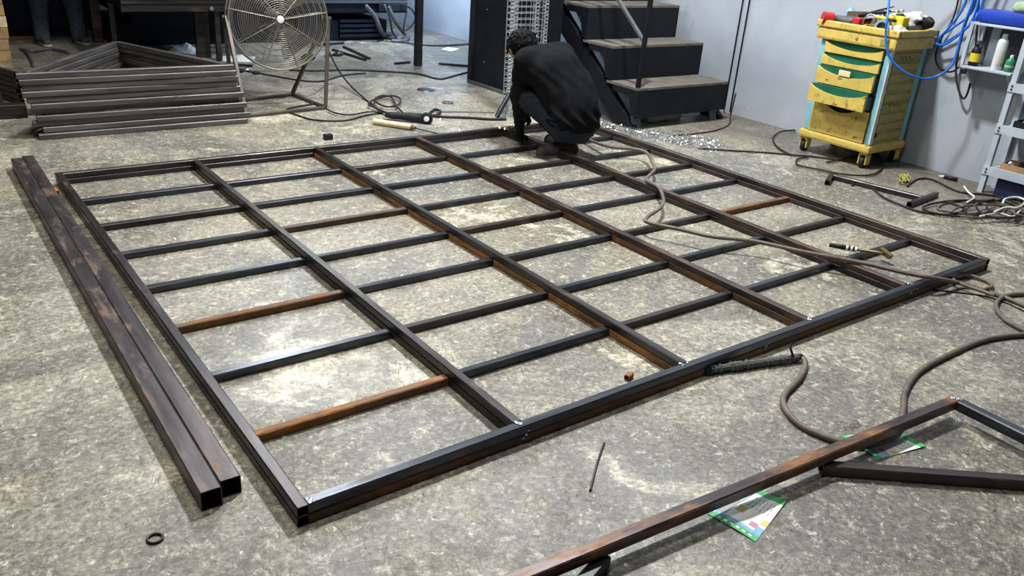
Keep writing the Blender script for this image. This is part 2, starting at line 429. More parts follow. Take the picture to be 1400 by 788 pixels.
def cable(name, pts, r, mat, label, cat='cable', n=8, sides=7, group=None, parent=None):
    b = MB(); b.sweep(spline(pts, n), r, sides)
    return b.build(name, mat, parent, smooth=True, label=label, cat=cat, group=group)
def flc(path, z):  # a cable lying on the floor through these sightings
    return [fl(u, v, z) for u, v in path]

# surface nets over a distance field: organic bodies as one continuous skin
def surf_net(f, lo, hi, h):
    lo = np.array(lo, float); hi = np.array(hi, float)
    n = np.ceil((hi - lo) / h).astype(int) + 1
    ax = [lo[i] + np.arange(n[i]) * h for i in range(3)]
    G = np.stack(np.meshgrid(*ax, indexing='ij'), -1)
    D = f(G.reshape(-1, 3)).reshape(n)
    ins = D < 0
    cnt = np.zeros(n - 1); acc = np.zeros((*(n - 1), 3))
    corners = [(i, j, k) for i in (0, 1) for j in (0, 1) for k in (0, 1)]
    def sl(c): return tuple(slice(c[i], n[i] - 1 + c[i]) for i in range(3))
    for c in corners:
        for a in range(3):
            if c[a] == 1: continue
            c2 = list(c); c2[a] = 1; c2 = tuple(c2)
            d0 = D[sl(c)]; d1 = D[sl(c2)]
            x = (d0 < 0) != (d1 < 0)
            t = np.where(x, d0 / np.where(x, d0 - d1, 1), 0)
            for k in range(3):
                base = c[k] + (t if k == a else 0)
                acc[..., k] += np.where(x, base, 0)
            cnt += x
    act = cnt > 0
    idx = -np.ones(n - 1, int); idx[act] = np.arange(act.sum())
    ijk = np.argwhere(act)
    V = lo + (ijk + acc[act] / cnt[act][:, None]) * h
    Fs = []
    for a in range(3):
        b_, c_ = (a + 1) % 3, (a + 2) % 3
        s0 = [slice(1, n[i] - 1) for i in range(3)]; s0[a] = slice(0, n[a] - 1)
        s1 = list(s0); s1[a] = slice(1, n[a])
        x = ins[tuple(s0)] != ins[tuple(s1)]; flip = ins[tuple(s0)][x]
        e = np.argwhere(x); off = np.array([1, 1, 1]); off[a] = 0; e = e + off
        def cell(db, dc):
            q = e.copy(); q[:, b_] -= db; q[:, c_] -= dc; return idx[q[:, 0], q[:, 1], q[:, 2]]
        quad = np.stack([cell(1, 1), cell(0, 1), cell(0, 0), cell(1, 0)], 1)
        quad[~flip] = quad[~flip][:, ::-1]
        Fs.append(quad)
    Fq = np.concatenate(Fs); Fq = Fq[(Fq >= 0).all(1)]
    return V, Fq
def cone_sd(P, a, b, ra, rb):
    a = np.array(a, float); b = np.array(b, float); ab = b - a
    t = np.clip(((P - a) @ ab) / max(ab @ ab, 1e-9), 0, 1)
    return np.linalg.norm(P - a - t[:, None] * ab, axis=1) - (ra + (rb - ra) * t)
def ell_sd(P, c, r):
    r = np.array(r, float); q = (P - np.array(c, float)) / r
    k = np.linalg.norm(q, axis=1); return (k - 1) * r.min()
def smin(a, b, k):
    hh = np.clip(0.5 + 0.5 * (b - a) / k, 0, 1); return b * (1 - hh) + a * hh - k * hh * (1 - hh)
def blend(P, prims, k=0.03, grow=0.0):
    d = None
    for p in prims:
        e = cone_sd(P, *p[1:]) if p[0] == 'c' else ell_sd(P, *p[1:])
        d = e if d is None else smin(d, e, k)
    return d - grow
def body_mesh(name, fn, lo, hi, h, mat, parent, **kw):
    V, Fq = surf_net(fn, lo, hi, h)
    b = MB(); b.v = [Vector(p) for p in V]; b.f = [tuple(int(i) for i in q) for q in Fq]
    return b.build(name, mat, parent, smooth=True, **kw)

# ================================================================== THE SETTING
WALL_A = 6.52
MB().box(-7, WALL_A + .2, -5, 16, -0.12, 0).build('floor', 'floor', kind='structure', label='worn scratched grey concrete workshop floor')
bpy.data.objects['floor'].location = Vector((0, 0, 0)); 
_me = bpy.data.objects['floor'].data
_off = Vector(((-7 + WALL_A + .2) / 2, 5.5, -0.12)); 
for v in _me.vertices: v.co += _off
MB().box(WALL_A, WALL_A + .2, -5, 16, 0, 5.4).build('wall_right', 'wall', kind='structure', label='dirty grey blue painted workshop wall')
MB().box(-7, WALL_A, 15.8, 16, 0, 5.4).build('wall_back', 'dark_wall', kind='structure', label='dark far workshop wall')
MB().box(-7, WALL_A + .2, -5, 16, 5.4, 5.5).build('ceiling', 'ceiling', kind='structure', label='dull sheet metal workshop roof')

MB().box(0.2, WALL_A, 7.45, 13.0, 2.46, 2.62).build('ceiling_mezzanine', 'dark_wall', kind='structure', label='dark underside of the mezzanine deck over the back of the shop')
# ================================================================== LARGE WELDED GRID FRAME
FA, FB, BW, RL, FW, FH = 0.711, 1.794, 0.79072, 0.42857, 0.037, 0.068
us = [0, 0.969, 1.994, 3.003, 4.018, 5]
A = [FA + u * BW for u in us]; A[0] -= .0055; A[5] += .0055; B0, B1 = FB - .0055, FB + 8 * RL + .0055
grid = thing('welded_grid_frame', ((A[0] + A[5]) / 2, (B0 + B1) / 2, 0), 'large welded steel grid frame of tubes lying flat on the concrete', 'steel frame')
hh = FH / 2
lower_mat = ['steel', 'steel', 'steel_orange', 'steel_orange', 'steel', 'steel_brown']
upper_mat = ['steel', 'steel', 'steel', 'steel_brown', 'steel_brown', 'steel_brown']
lower_mat[3] = 'steel_rust'
for i, a in enumerate(A):
    if i in (0, 5): y0, y1 = B0 - FW / 2, B1 + FW / 2
    else: y0, y1 = B0 + FW / 2, B1 - FW / 2
    tube('long_beam', (a, y0, hh / 2), (a, y1, hh / 2), FW, hh - .0006, lower_mat[i], grid, hollow=i in (0, 5))
    tube('long_beam', (a, y0, hh * 1.5), (a, y1, hh * 1.5), FW, hh - .0006, upper_mat[i], grid, hollow=i in (0, 5))
for b, ml, mu in ((B0, 'steel_rust', 'steel_blue'), (B1, 'steel', 'steel')):
    tube('cross_beam', (A[0] + FW / 2, b, hh / 2), (A[5] - FW / 2, b, hh / 2), FW, hh - .0006, ml, grid, hollow=False)
    tube('cross_beam', (A[0] + FW / 2, b, hh * 1.5), (A[5] - FW / 2, b, hh * 1.5), FW, hh - .0006, mu, grid, hollow=False)
rusty = {(0, 1): 'steel_orange', (0, 3): 'steel_rust', (4, 3): 'steel_rust', (2, 4): 'steel_brown', (1, 5): 'steel_brown'}
RW = 0.034
for i in range(5):
    for j in range(1, 8):
        b = FB + j * RL + (0.006 * math.sin(i * 5 + j * 3))
        tube('rung', (A[i] + FW / 2, b, RW / 2), (A[i + 1] - FW / 2, b, RW / 2), RW, RW, rusty.get((i, j), 'steel_blue' if (i + j) % 3 else 'steel'), grid, hollow=False)
def bead(p, r, parent=grid):
    b = MB(); bm = bmesh.new(); bmesh.ops.create_icosphere(bm, subdivisions=1, radius=r); bm.verts.index_update()
    b.add([Vector(p) + Vector((v.co.x * random.uniform(.6, 1.3), v.co.y * random.uniform(.6, 1.3), v.co.z * .5)) for v in bm.verts], [tuple(v.index for v in f.verts) for f in bm.faces]); bm.free()
    b.build('weld_bead', 'weld', parent)
for i in range(1, 5):
    for k in range(3): bead((A[i] + random.uniform(-.025, .03), B0 + FW / 2 - .008 * k, FH), random.uniform(.006, .011))
for k in range(3): bead((A[1] + .01 * k, B0 - FW / 2, FH * .5 + .012 * (k - 1)), .008)
for k in range(3): bead((A[2] + .46 + .004 * k, B0 - FW / 2, FH * .5 + .012 * (k - 1)), .008)
for k in range(3): bead((A[0] + .022 + .006 * k, B0 - .012 + .008 * k, FH), .007)
for k in range(2): bead((A[4] + .05 * k, B0 - FW / 2, FH * .5 + .01 * k), .008)

# two loose square tubes beside it
tube('square_tube', (0.517, 1.972, 0.033), (0.549, 5.64, 0.033), 0.062, 0.066, 'steel_loose', label='loose square steel tube, the outer of the pair left of the frame', cat='steel tube', group='loose square tubes')
tube('square_tube', (0.5815, 2.0, 0.031), (0.6135, 5.69, 0.031), 0.062, 0.062, 'steel_loose', label='loose square steel tube, the inner of the pair, rust streaked', cat='steel tube', group='loose square tubes')
# small offcuts and bits
p = fl(76, 266); tube('tube_offcut', p + Vector((-.0, .04, .015)), p + Vector((.0, -.03, .015)), .03, .03, 'steel_orange', label='small rusty tube offcut by the far ends of the loose tubes', cat='offcut')
p = fl(860, 519); tube('tube_offcut', p + Vector((-.015, 0, .011)), p + Vector((.02, .01, .011)), .022, .022, 'steel_orange', label='tiny orange rusty offcut inside the grid frame by its near beam', cat='offcut')
p = fl(449, 191); MB().cbox(p.x - .03, p.x + .03, p.y - .02, p.y + .03, 0, .04, .004).build('metal_block', 'black', label='small dark metal block on the floor behind the frame', cat='block')
p = fl(212, 738)
MB().sweep([p + Vector((.019 * math.cos(t), .019 * math.sin(t), .0045)) for t in np.linspace(0, 2 * math.pi, 20)[:-1]], .0038, 6, closed=True).build('metal_ring', 'steel_brown', smooth=True, label='small metal ring lying alone near the bottom left', cat='ring')
cable('welding_rod', [fl(807, 671, .004), fl(811, 655, .004), fl(817, 632, .004), fl(826, 606, .004)], .004, 'steel', 'thin bent welding rod on the bare floor in front of the frame', 'rod')

# ================================================================== FOREGROUND ANGLE FRAME
T4 = 0.04
d1 = Vector((2.98 - 1.023, 1.107 - 1.25, 0)).normalized(); n1 = Vector((d1.y, -d1.x, 0))
c_corner = Vector((2.98, 1.107, .06)) + n1 * (T4 / 2)
bar_start = c_corner - d1 * 3.1
ang = thing('welded_corner_bracket', c_corner - d1 * 1.3 - Vector((0, 0, .02)), 'welded steel corner bracket propped in the right foreground over the flyers', 'steel frame')
tube('long_bar', bar_start, c_corner, T4, T4, 'steel_streak', ang)
d2 = Vector((-0.03, -1, 0)).normalized()
tube('short_bar', c_corner + d1 * 0.0 + d2 * (T4 / 2), c_corner + d2 * 1.05, T4, T4, 'steel_blue', ang)
for k in range(4): bead(c_corner + Vector((-.005 * k, -.012 + .006 * k, .02)), .008, ang)
b0 = Vector((2.225, 1.135, .02)); b1 = Vector((2.763, .715, .02)); db = (b1 - b0).normalized()
tube('loose_bar', b0, b0 + db * 1.3, T4, T4, 'steel_brown', label='loose square steel bar slanting off under the foreground corner frame', cat='steel bar')
s0 = fl(822, 763, .04); s1 = fl(797, 792, .04); ds = (s1 - s0); ds.z = 0; ds.normalize(); s0.z = .02
tube('stub_bar', s0 - ds * 0.02, s0 + ds * .8, T4, T4, 'steel', label='short steel bar crossing under the foreground frame at the bottom edge', cat='steel bar')

# flyers
def flyer(name, cs, label, mirror=False):
    q = [Vector((c.x, c.y, 0.0)) for c in cs]      # corners: left, bottom, right, top
    P0, P1, P2, P3 = q
    cen = (P0 + P1 + P2 + P3) / 4
    t = thing(name, (cen.x, cen.y, 0), label, 'flyer', 'printed flyers on the floor')
    def pt(s, r, z):                               # s along 0->1 , r along 0->3
        p = (P0 * (1 - s) + P1 * s) * (1 - r) + (P3 * (1 - s) + P2 * s) * r
        p.z = z + 0.004 * math.sin(3 * s + 2 * r) ** 2; return p
    def patch(nm, s0, s1, r0, r1, z, mat, th=.0008):
        N = 6; b = MB(); vs = []; fs = []
        for i in range(N + 1):
            for j in range(N + 1): vs.append(pt(s0 + (s1 - s0) * i / N, r0 + (r1 - r0) * j / N, z))
        k = len(vs); vs += [v + Vector((0, 0, th)) for v in vs]
        for i in range(N):
            for j in range(N):
                a = i * (N + 1) + j; fs += [(a, a + 1, a + N + 2, a + N + 1), (k + a, k + a + N + 1, k + a + N + 2, k + a + 1)]
        edge = [i * (N + 1) for i in range(N + 1)] + [N * (N + 1) + j for j in range(1, N + 1)] + [i * (N + 1) + N for i in range(N - 1, -1, -1)] + [j for j in range(N - 1, 0, -1)]
        for a, c in zip(edge, edge[1:] + edge[:1]): fs.append((a, c, k + c, k + a))
        b.add(vs, fs); return b.build(nm, mat, t)
    z = .0016
    patch('sheet', 0, 1, 0, 1, .0006, 'paper')
    patch('print_band', 0, 1, 0, .10, z, 'p_green'); patch('print_band', 0, 1, .90, 1, z, 'p_green')
    patch('print_and_shade', .02, .98, .11, .17, z, 'p_blue'); patch('print_and_shade', .0, .18, .18, .55, z, 'p_grey')
    patch('print_and_shade', .0, .2, .56, .89, z, 'p_bar_shade'); patch('print_and_shade', .25, .42, .36, .50, z, 'p_ochre')  # the teal patch paints the bar's shadow onto the sheet
    patch('print_and_shade', .68, .84, .22, .32, z, 'p_pink'); patch('print_and_shade', .84, .99, .34, .46, z, 'p_ochre')
    patch('print_and_shade', .84, .99, .11, .28, z + .0009, 'p_blue')
    for i in range(6): patch('print_line', .16 + .13 * i, .23 + .13 * i, .030, .065, z + .0009, 'paper')
    for i in range(6):
        for j in range(3): patch('print_line', .34 + .10 * i, .36 + .10 * i, .56 + .1 * j, .62 + .1 * j, z, 'p_grey')
    return t
flyer('flyer', (fl(968, 704), fl(1033, 742), fl(1074, 688), fl(1030, 667)), 'white flyer with green bands, the nearer one below the long bar')
flyer('flyer', (fl(1150, 597), fl(1200, 629), fl(1265, 612), fl(1226, 589)), 'white flyer with green edge tucked under the foreground frame corner')
# ================================================================== STACK OF TRIANGULAR FRAMES
def tri_frame(z, da, db, rot, label, first):
    A0 = Vector((.745 + da, 6.31 + db, z + .02)); A1 = A0 + Vector((1.37 * math.cos(rot), 1.37 * math.sin(rot), 0))
    ap = A0 + Vector((.86, 1.22, 0))
    t = thing('triangular_frame', (A0 + A1) / 2 - Vector((0, 0, .02)), label, 'steel frame', 'triangular frames stacked on the floor')
    mt = 'steel_stack'
    tube('base_bar', A0 + Vector((-.03, 0, 0)), A1 + Vector((.03, 0, 0)), .04, .0385, mt, t)
    tube('side_bar', A0 + (ap - A0).normalized() * .045 + Vector((0, .01, 0)), ap, .04, .0385, 'steel_stack', t)
    tube('side_bar', A1 + (ap - A1).normalized() * .045 + Vector((0, .01, 0)), ap + Vector((.012, -.012, 0)), .04, .0385, 'steel_stack', t)
    return t
words = ['lowest', 'second from the floor', 'third from the floor', 'fourth from the floor', 'fifth from the floor', 'middle', 'fifth from the top', 'fourth from the top', 'third from the top', 'second from the top', 'topmost']
das = [.05, .085, .03, .055, .01, .035, .02, -.005, .005, -.01, -.02]
dbs = [-.02, .0, .015, -.01, .02, -.012, .01, .0, .006, -.004, .0]
for k in range(11):
    tri_frame(k * .0405, das[k], dbs[k], 0.006 * math.sin(k * 2.1), 'dark steel triangular frame, %s of the stack beside the fan' % words[k], k == 0)
# tube ends and pieces at the left of the stack
tube('square_tube', (0.30, 7.02, .05), (.80, 7.0, .05), .10, .10, 'steel', label='fat dark square tube end poking out left of the triangular stack', cat='steel tube')
MB().bar((.66, 7.35, 0.0), (.60, 7.45, .55), .06, .06).build('leaning_bar', 'black', label='dark upright steel bar at the left edge behind the stack', cat='steel bar')
nth = ['lowest', 'second', 'third', 'fourth', 'fifth', 'sixth', 'seventh', 'eighth', 'ninth']
for k in range(6):
    tube('short_bar', (.83 - .006 * (k % 3), 7.42 - .015 * (k % 2), .021 + .042 * k), (.70 + .01 * (k % 2), 7.72, .021 + .042 * k), .04, .04, ('steel_brown', 'steel')[k % 2],
         label='short steel bar, %s from the floor in the small pile left of the stack' % nth[k], cat='steel bar', group='short bars left of the stack')
# ================================================================== DRUM FAN
fan = thing('drum_fan', (2.62, 6.78, 0), 'round wire-guarded drum fan on a square steel stand', 'fan')
FC = Vector((2.68, 6.80, .70)); FR = .395
fd = Vector((-.16, -.98, 0.10)).normalized()     # facing
fx = fd.cross(Vector((0, 0, 1))).normalized(); fz = fx.cross(fd)
def disc(r, t, off=0): return FC + fd * off + fx * (r * math.cos(t)) + fz * (r * math.sin(t))
def dome(r): return .11 - .05 * (r / FR) ** 2
b = MB(); rear = MB()
NR = 22
for k in range(NR):
    r = .05 + (FR - .05) * k / (NR - 1)
    ts = np.linspace(0, 2 * math.pi, 49)[:-1]
    b.sweep([disc(r, t, dome(r)) for t in ts], .0026, 4, closed=True)
    if k % 3 == 0: rear.sweep([disc(r, t, -.09) for t in ts], .0028, 4, closed=True)
b.build('front_grille', 'fan_wire', fan)
sp = MB()
for k in range(9):
    t = 2 * math.pi * k / 9 + .2
    sp.sweep([disc(.04 + (FR - .04) * s, t, dome(.04 + (FR - .04) * s) + .004) for s in np.linspace(0, 1, 6)], .0042, 4)
    rear.sweep([disc(.04, t, -.095), disc(FR, t, -.09)], .004, 4)
sp.build('grille_spokes', 'fan_wire', fan); rear.build('rear_grille', 'fan_wire', fan)
drum = MB(); ts = np.linspace(0, 2 * math.pi, 65)[:-1]
drum.sweep([disc(FR, t, .06) for t in ts], .009, 6, closed=True); drum.sweep([disc(FR, t, -.09) for t in ts], .007, 6, closed=True)
drum.build('guard_rim', 'fan_wire', fan, smooth=True)
MB().lathe([(.001, .118), (.024, .116), (.031, .108), (.031, .10)][::-1], 20, FC, fd).build('badge', 'white', fan, smooth='auto', label='pale oval badge')
hub = MB().lathe([(.05, .03), (.06, .02), (.06, -.04), (.045, -.05)], 18, FC, fd).build('hub', 'grey', fan, smooth='auto')
MB().lathe([(.07, -.05), (.08, -.06), (.08, -.2), (.06, -.22)], 18, FC, fd).build('motor', 'grey', fan, smooth='auto')
for k in range(3):
    b = MB(); vs = []; n = 7
    for i in range(n):
        r = .05 + (.33 - .05) * i / (n - 1); wd = .35 + .35 * math.sin(i / (n - 1) * 2.2)
        for s in (-1, 1):
            t = 2 * math.pi * k / 3 + s * wd * .7
            vs.append(disc(r, t, s * .028)); vs.append(disc(r, t, s * .028 + .004))
    fs = []
    for i in range(n - 1):
        a = i * 4
        fs += [(a, a + 2, a + 6, a + 4), (a + 1, a + 5, a + 7, a + 3), (a, a + 4, a + 5, a + 1), (a + 2, a + 3, a + 7, a + 6)]
    fs += [(0, 1, 3, 2), (4 * n - 4, 4 * n - 2, 4 * n - 1, 4 * n - 3)]
    b.add(vs, fs); b.build('blade', 'blade', fan)
f1, f2, f3, f4 = Vector((2.25, 6.45, .014)), Vector((2.96, 6.53, .014)), Vector((2.905, 7.10, .014)), Vector((2.33, 6.99, .014))
for p, q in ((f1, f2), (f2, f3), (f3, f4), (f4, f1)): tube('base_rail', p, q, .028, .028, 'fan_leg', fan, hollow=False)
pl = FC - fx * (FR + .02); pr_ = FC + fx * (FR + .02)
if (pl - f1).length > (pr_ - f1).length: pl, pr_ = pr_, pl
for foot, top in ((f1, pl), (f4, pl), (f2, pr_), (f3, pr_)):
    tube('leg', foot + Vector((0, 0, .012)), top + Vector((0, (foot.y - top.y) * .08, .02)), .03, .03, 'fan_leg', fan, hollow=False)
for tp in (pl, pr_): MB().lathe([(.012, -.03), (.03, -.025), (.03, .02), (.012, .03)], 12, tp, fx).build('pivot_knob', 'black', fan, smooth='auto')

# ================================================================== BACK AREA: machine, bench, posts
mach = thing('dark_machine', (3.9, 10.6, 0), 'big dark machine standing in the gloom behind the fan', 'machine')
MB().cbox(2.10, 5.45, 10.05, 11.2, 0, .25, .02).build('skid_base', 'machine', mach)
MB().cbox(2.15, 5.70, 9.95, 11.3, .345, 1.1, .03).build('body', 'machine', mach)
MB().cbox(4.15, 4.45, 9.9, 10.3, .0, .345, .01).build('support_leg', 'machine', mach)
MB().cbox(2.3, 3.6, 10.0, 10.4, .2, .36, .01).build('under_box', 'machine', mach)
MB().box(3.7, 5.68, 9.925, 9.955, .47, .50).build('edge_strip', 'grey', mach)
MB().cbox(5.25, 5.65, 9.90, 9.96, .37, .46, .01).build('junction_box', 'black', mach)
for k in range(4): MB().box(4.75, 5.3, 9.99, 10.05, .05 + .06 * k, .085 + .06 * k).build('vent_slat', 'machine', mach)
for i, (path, r, lab) in enumerate((
    ([(500, 8, .42), (512, 22, .33), (520, 40, .12), (528, 50, .03), (545, 53, .03), (558, 50, .03)], .03, 'fat grey hose hanging from the dark machine, left one'),
    ([(525, 6, .44), (533, 25, .24), (538, 46, .05), (556, 58, .02), (600, 62, .015), (640, 60, .015)], .014, 'thin grey hose dropping from the machine and running to the right'),
    ([(531, 9, .42), (541, 30, .2), (552, 45, .06), (559, 50, .02), (552, 56, .02), (535, 56, .02)], .025, 'curled grey hose at the foot of the dark machine'))):
    cable('machine_hose', [on_b(u, v, 9.86 - .03 * i) if z > .1 else fl(u, v, z) for u, v, z in path], r, 'grey', lab, 'hose')
cable('hanging_cable', [on_b(548, 5, 9.88), on_b(562, 12, 9.84), on_b(568, 25, 9.84), on_b(560, 38, 9.84), on_b(552, 40, 9.85), on_b(556, 15, 9.88)], .012, 'cable_black', 'black cable loop hanging off the corner of the dark machine')
cb = thing('dark_cabinet', (.6, 11.2, 0), 'dark blue cabinet in the gloom behind the standing person', 'cabinet')
MB().cbox(-1.2, 2.05, 10.85, 11.6, .06, 2.0, .02).build('carcass', 'machine', cb)
for k in range(4): MB().cbox(-1.18 + .81 * k, -.42 + .81 * k, 10.83, 10.85, .10, 1.95, .006).build('door', 'machine', cb)
MB().box(-1.15, 2.0, 10.88, 11.55, 0, .06).build('plinth', 'black', cb)
MB().box(1.05, 1.5, 10.70, 10.76, 0, .03).build('orange_strip', 'steel_orange', label='orange strip of scrap on the floor before the dark cabinet', cat='scrap')
# bench with its legs
bench = thing('steel_bench', (2.75, 9.3, 0), 'dark steel work bench standing behind the fan', 'bench')
MB().box(1.95, 3.35, 8.85, 9.9, .585, .615).build('bench_top', 'steel', bench)
MB().box(1.95, 3.35, 8.87, 8.91, .51, .585).build('apron', 'steel', bench); MB().box(2.0, 2.04, 8.91, 9.85, .51, .585).build('apron', 'steel', bench)
MB().box(2.72, 2.86, 9.17, 9.23, 0, .585).build('leg', 'steel', bench); MB().box(2.85, 2.90, 8.93, 8.98, 0, .585).build('leg', 'steel', bench)
MB().box(2.02, 2.07, 9.75, 9.80, 0, .585).build('leg', 'steel', bench); MB().box(3.25, 3.30, 9.75, 9.80, 0, .585).build('leg', 'steel', bench)
MB().lathe([(.012, 0), (.02, .01), (.02, .05)], 8, fl(262, 12, .5) * 1.0 + Vector((0, 0, 0)) if False else Vector((2.79, 8.86, .545)), (0, -1, 0)).build('clamp_bolt', 'chrome', bench)
MB().cbox(1.96, 2.06, 10.36, 10.46, 0, 2.2, .005).build('brown_post', 'steel_brown', label='brown steel post behind the standing person', cat='post')
MB().box(4.80, 4.87, 8.16, 8.23, 0, 2.46).build('black_post', 'black', label='thin black steel post standing before the pale far wall', cat='post')
part_ = thing('steel_partition', (4.89, 6.55, 0), 'dark steel sheet partition beside the wire mesh trays', 'partition')
MB().box(4.87, 4.91, 5.85, 7.2, 0.02, 2.6).build('sheet', 'blackblue', part_)
MB().box(4.85, 4.93, 7.16, 7.22, 0, 2.6).build('edge_post', 'black', part_); MB().box(4.84, 4.94, 5.85, 7.2, 0, .03).build('floor_rail', 'grey', part_)
for v in (.25, .75, 1.2): MB().lathe([(.008, 0), (.008, .006)], 8, (4.87, 6.95, v), (-1, 0, 0)).build('rivet', 'chrome', part_)
# stacked blocks at the left edge
for k in range(6):
    x = .93 + random.uniform(-.012, .012)
    MB().cbox(x - .24, x + .10, 9.35, 9.62, .105 * k, .105 * k + .10, .006).build('timber_block', ['brick', 'cardboard', 'brick', 'cream', 'brick', 'cardboard'][k], label='%s yellow brown block in the pile at the far left edge' % ['bottom', 'second', 'third', 'fourth', 'fifth', 'top'][k], cat='block', group='blocks piled at the left edge')
# ================================================================== STAIRS
ST = dict(a0=5.06, a1=6.20, b0=4.97, run=.36, z0=.355, rise=.29)
st = thing('steel_staircase', (5.6, 5.6, 0), 'black steel staircase with dusty treads against the grey wall', 'staircase')
NS = 7
for i in range(NS):
    b_ = ST['b0'] + ST['run'] * i; z = ST['z0'] + ST['rise'] * i; a0, a1 = ST['a0'], ST['a1']
    MB().box(a0, a1, b_ - .012, b_ + ST['run'] + .03, z - .02, z).build('tread', 'tread', st, label='dusty grey tread')
    lo = .10 if i == 0 else z - ST['rise'] + .0
    MB().box(a0, a1, b_ - .010, b_ - .002, lo, z - .02).build('riser', 'blackblue', st)
    MB().prism([(b_ - .002, z - .02), (b_ - .002, lo + .02), (b_ + .05, lo + .02), (b_ + .10, z - .075), (b_ + .30, z - .075), (b_ + .30, z - .02)], 'x', a0, a0 + .012).build('side_plate', 'blackblue', st)
    MB().prism([(b_ + .055, z - .08), (b_ + .20, z - .08), (b_ + .055, z - .235)], 'x', a0 + .035, a0 + .045).build('gusset', 'grey', st, label='pale triangular gusset')
sl = ST['rise'] / ST['run']
for a0, a1 in ((5.075, 5.135), (6.205, 6.255)):
    bt = ST['b0'] + ST['run'] * (NS - .3)
    def zt(b_): return (b_ - 5.02) * sl + .02
    MB().prism([(5.0, 0), (5.22, 0), (bt, zt(bt) - .21), (bt, zt(bt)), (5.0, .03)], 'x', a0, a1).build('stringer', 'blackblue', st)
for a_ in (5.10, 6.08): MB().prism([(5.0, 0), (5.02, 0), (5.06, .12), (5.03, .12)], 'x', a_, a_ + .09).build('foot_bracket', 'grey', st)
rp0 = Vector((5.085, 4.995, .355)); rp1 = Vector((5.105, 4.99, 1.35))
tube('rail_post', rp0, rp1, .035, .035, 'blackblue', st, hollow=False)
def railpt(b_, z0): return Vector((5.095, b_, z0 + (b_ - 4.99) * sl))
tube('hand_rail', railpt(5.0, .72), railpt(7.0, .72), .03, .03, 'grey', st, hollow=False)
tube('hand_rail', railpt(5.0, 1.32), railpt(7.0, 1.32), .035, .035, 'blackblue', st, hollow=False)
tube('rail_post', (5.095, 7.0, 2.0), (5.095, 7.0, 3.0), .035, .035, 'blackblue', st, hollow=False)
bx = MB(); bx.cbox(5.42, 5.85, 5.14, 5.34, 0, .085, .015); bx.build('plastic_case', 'pale_green', label='pale grey green plastic case lying under the bottom stair', cat='case')
cable('stair_cable', [Vector((6.30, 4.93, .25)), fl(999, 158, .05), fl(997, 170, .006), fl(980, 178, .006), fl(950, 183, .006), fl(921, 185, .006)], .007, 'cable_black', 'black cable curling out from the foot of the stairs')
# conduits on the wall
for k, (u0, u1) in enumerate(((1013, 998), (1006, 1003))):
    q0 = on_a(u0, 0, WALL_A - .012); q1 = on_a(u1, 118 + 30 * k, WALL_A - .012)
    y = (q0.y + q1.y) / 2
    b = MB(); b.sweep([(WALL_A - .011, y - .06 * k, .02), (WALL_A - .011, y - .06 * k, 3.0)], .007, 8)
    b.build('wall_conduit', 'cable_black', smooth=True, label='%s thin black conduit running up the grey wall by the stairs' % ('left' if k == 0 else 'right'), cat='conduit')

# ================================================================== WIRE MESH TRAYS leaning on the partition
def mesh_tray(a0_, wd, lean, label, b_base):
    t = thing('mesh_tray', (a0_ + wd / 2, b_base, 0), label, 'cable tray', 'wire mesh cable trays')
    H = 2.3
    def P(s, h, d): # s across, h up, d depth
        return Vector((a0_ + s, b_base + lean * h - d, .004 + h))
    wires = MB(); n = max(3, int(wd / .045) + 1)
    for i in range(n):
        s = wd * i / (n - 1); wires.sweep([P(s, 0, 0), P(s, H, 0)], .0022, 4)
    for j in range(int(H / .05) + 1): wires.sweep([P(0, .05 * j, .05), P(0, .05 * j, 0), P(wd, .05 * j, 0), P(wd, .05 * j, .05)], .0022, 4)
    wires.build('wire_grid', 'galv', t)
    for s, e in ((0, .075), (wd, -.06)):
        rail = MB()
        for d in (0.0, .5, 1): rail.sweep([P(s + e * d, 0, .05), P(s + e * d, H, .05)], .005, 4)
        rail.sweep([P(s, 0, 0), P(s, H, 0)], .005, 4)
        for j in range(int(H / .03)):
            rail.sweep([P(s, .03 * j, .05), P(s + e, .03 * j + .015, .055), P(s, .03 * j + .03, .05)], .0034, 4)
        rail.build('side_rail', 'galv', t)
    return t
mesh_tray(4.30, .40, .03, 'front galvanised wire mesh tray standing behind the crouching welder', 5.82)
mesh_tray(4.36, .30, .03, 'rear galvanised wire mesh tray nested behind the front one', 5.90)
q = MB(); q.sweep([fl(679, 160, .02), on_b(697, 128, 5.74)], .022, 12); q.build('steel_pipe', 'steel_blue', smooth='auto', label='short blue black pipe leaning at the foot of the mesh trays', cat='pipe')
# ================================================================== TOOL TROLLEY
TA0, TA1, TB0, TB1 = 5.96, 6.44, 3.335, 3.935
tb = thing('tool_trolley', ((TA0 + TA1) / 2, (TB0 + TB1) / 2, 0), 'scuffed yellow tool trolley with green drawer grips by the wall', 'tool trolley')
MB().cbox(TA0 - .02, TA1 + .02, TB0 - .02, TB1 + .02, .12, .185, .02).build('base_tray', 'yellow', tb)
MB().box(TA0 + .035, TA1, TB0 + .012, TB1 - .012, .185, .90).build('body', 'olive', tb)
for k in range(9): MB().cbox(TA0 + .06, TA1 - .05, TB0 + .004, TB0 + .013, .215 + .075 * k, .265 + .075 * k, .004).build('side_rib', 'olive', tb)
for (a, b_) in ((TA0 + .02, TB0 + .025), (TA0 + .02, TB1 - .025), (TA1 - .02, TB0 + .025), (TA1 - .02, TB1 - .025)):
    MB().cbox(a - .026, a + .026, b_ - .026, b_ + .020, .185, .91, .010).build('corner_post', 'skyblue', tb, label='light blue corner post')
MB().cbox(TA0 - .009, TA0 + .028, TB0 - .007, TB0 + .006, .19, .90, .003).build('post_strip', 'white', tb, label='white strip on the corner post')
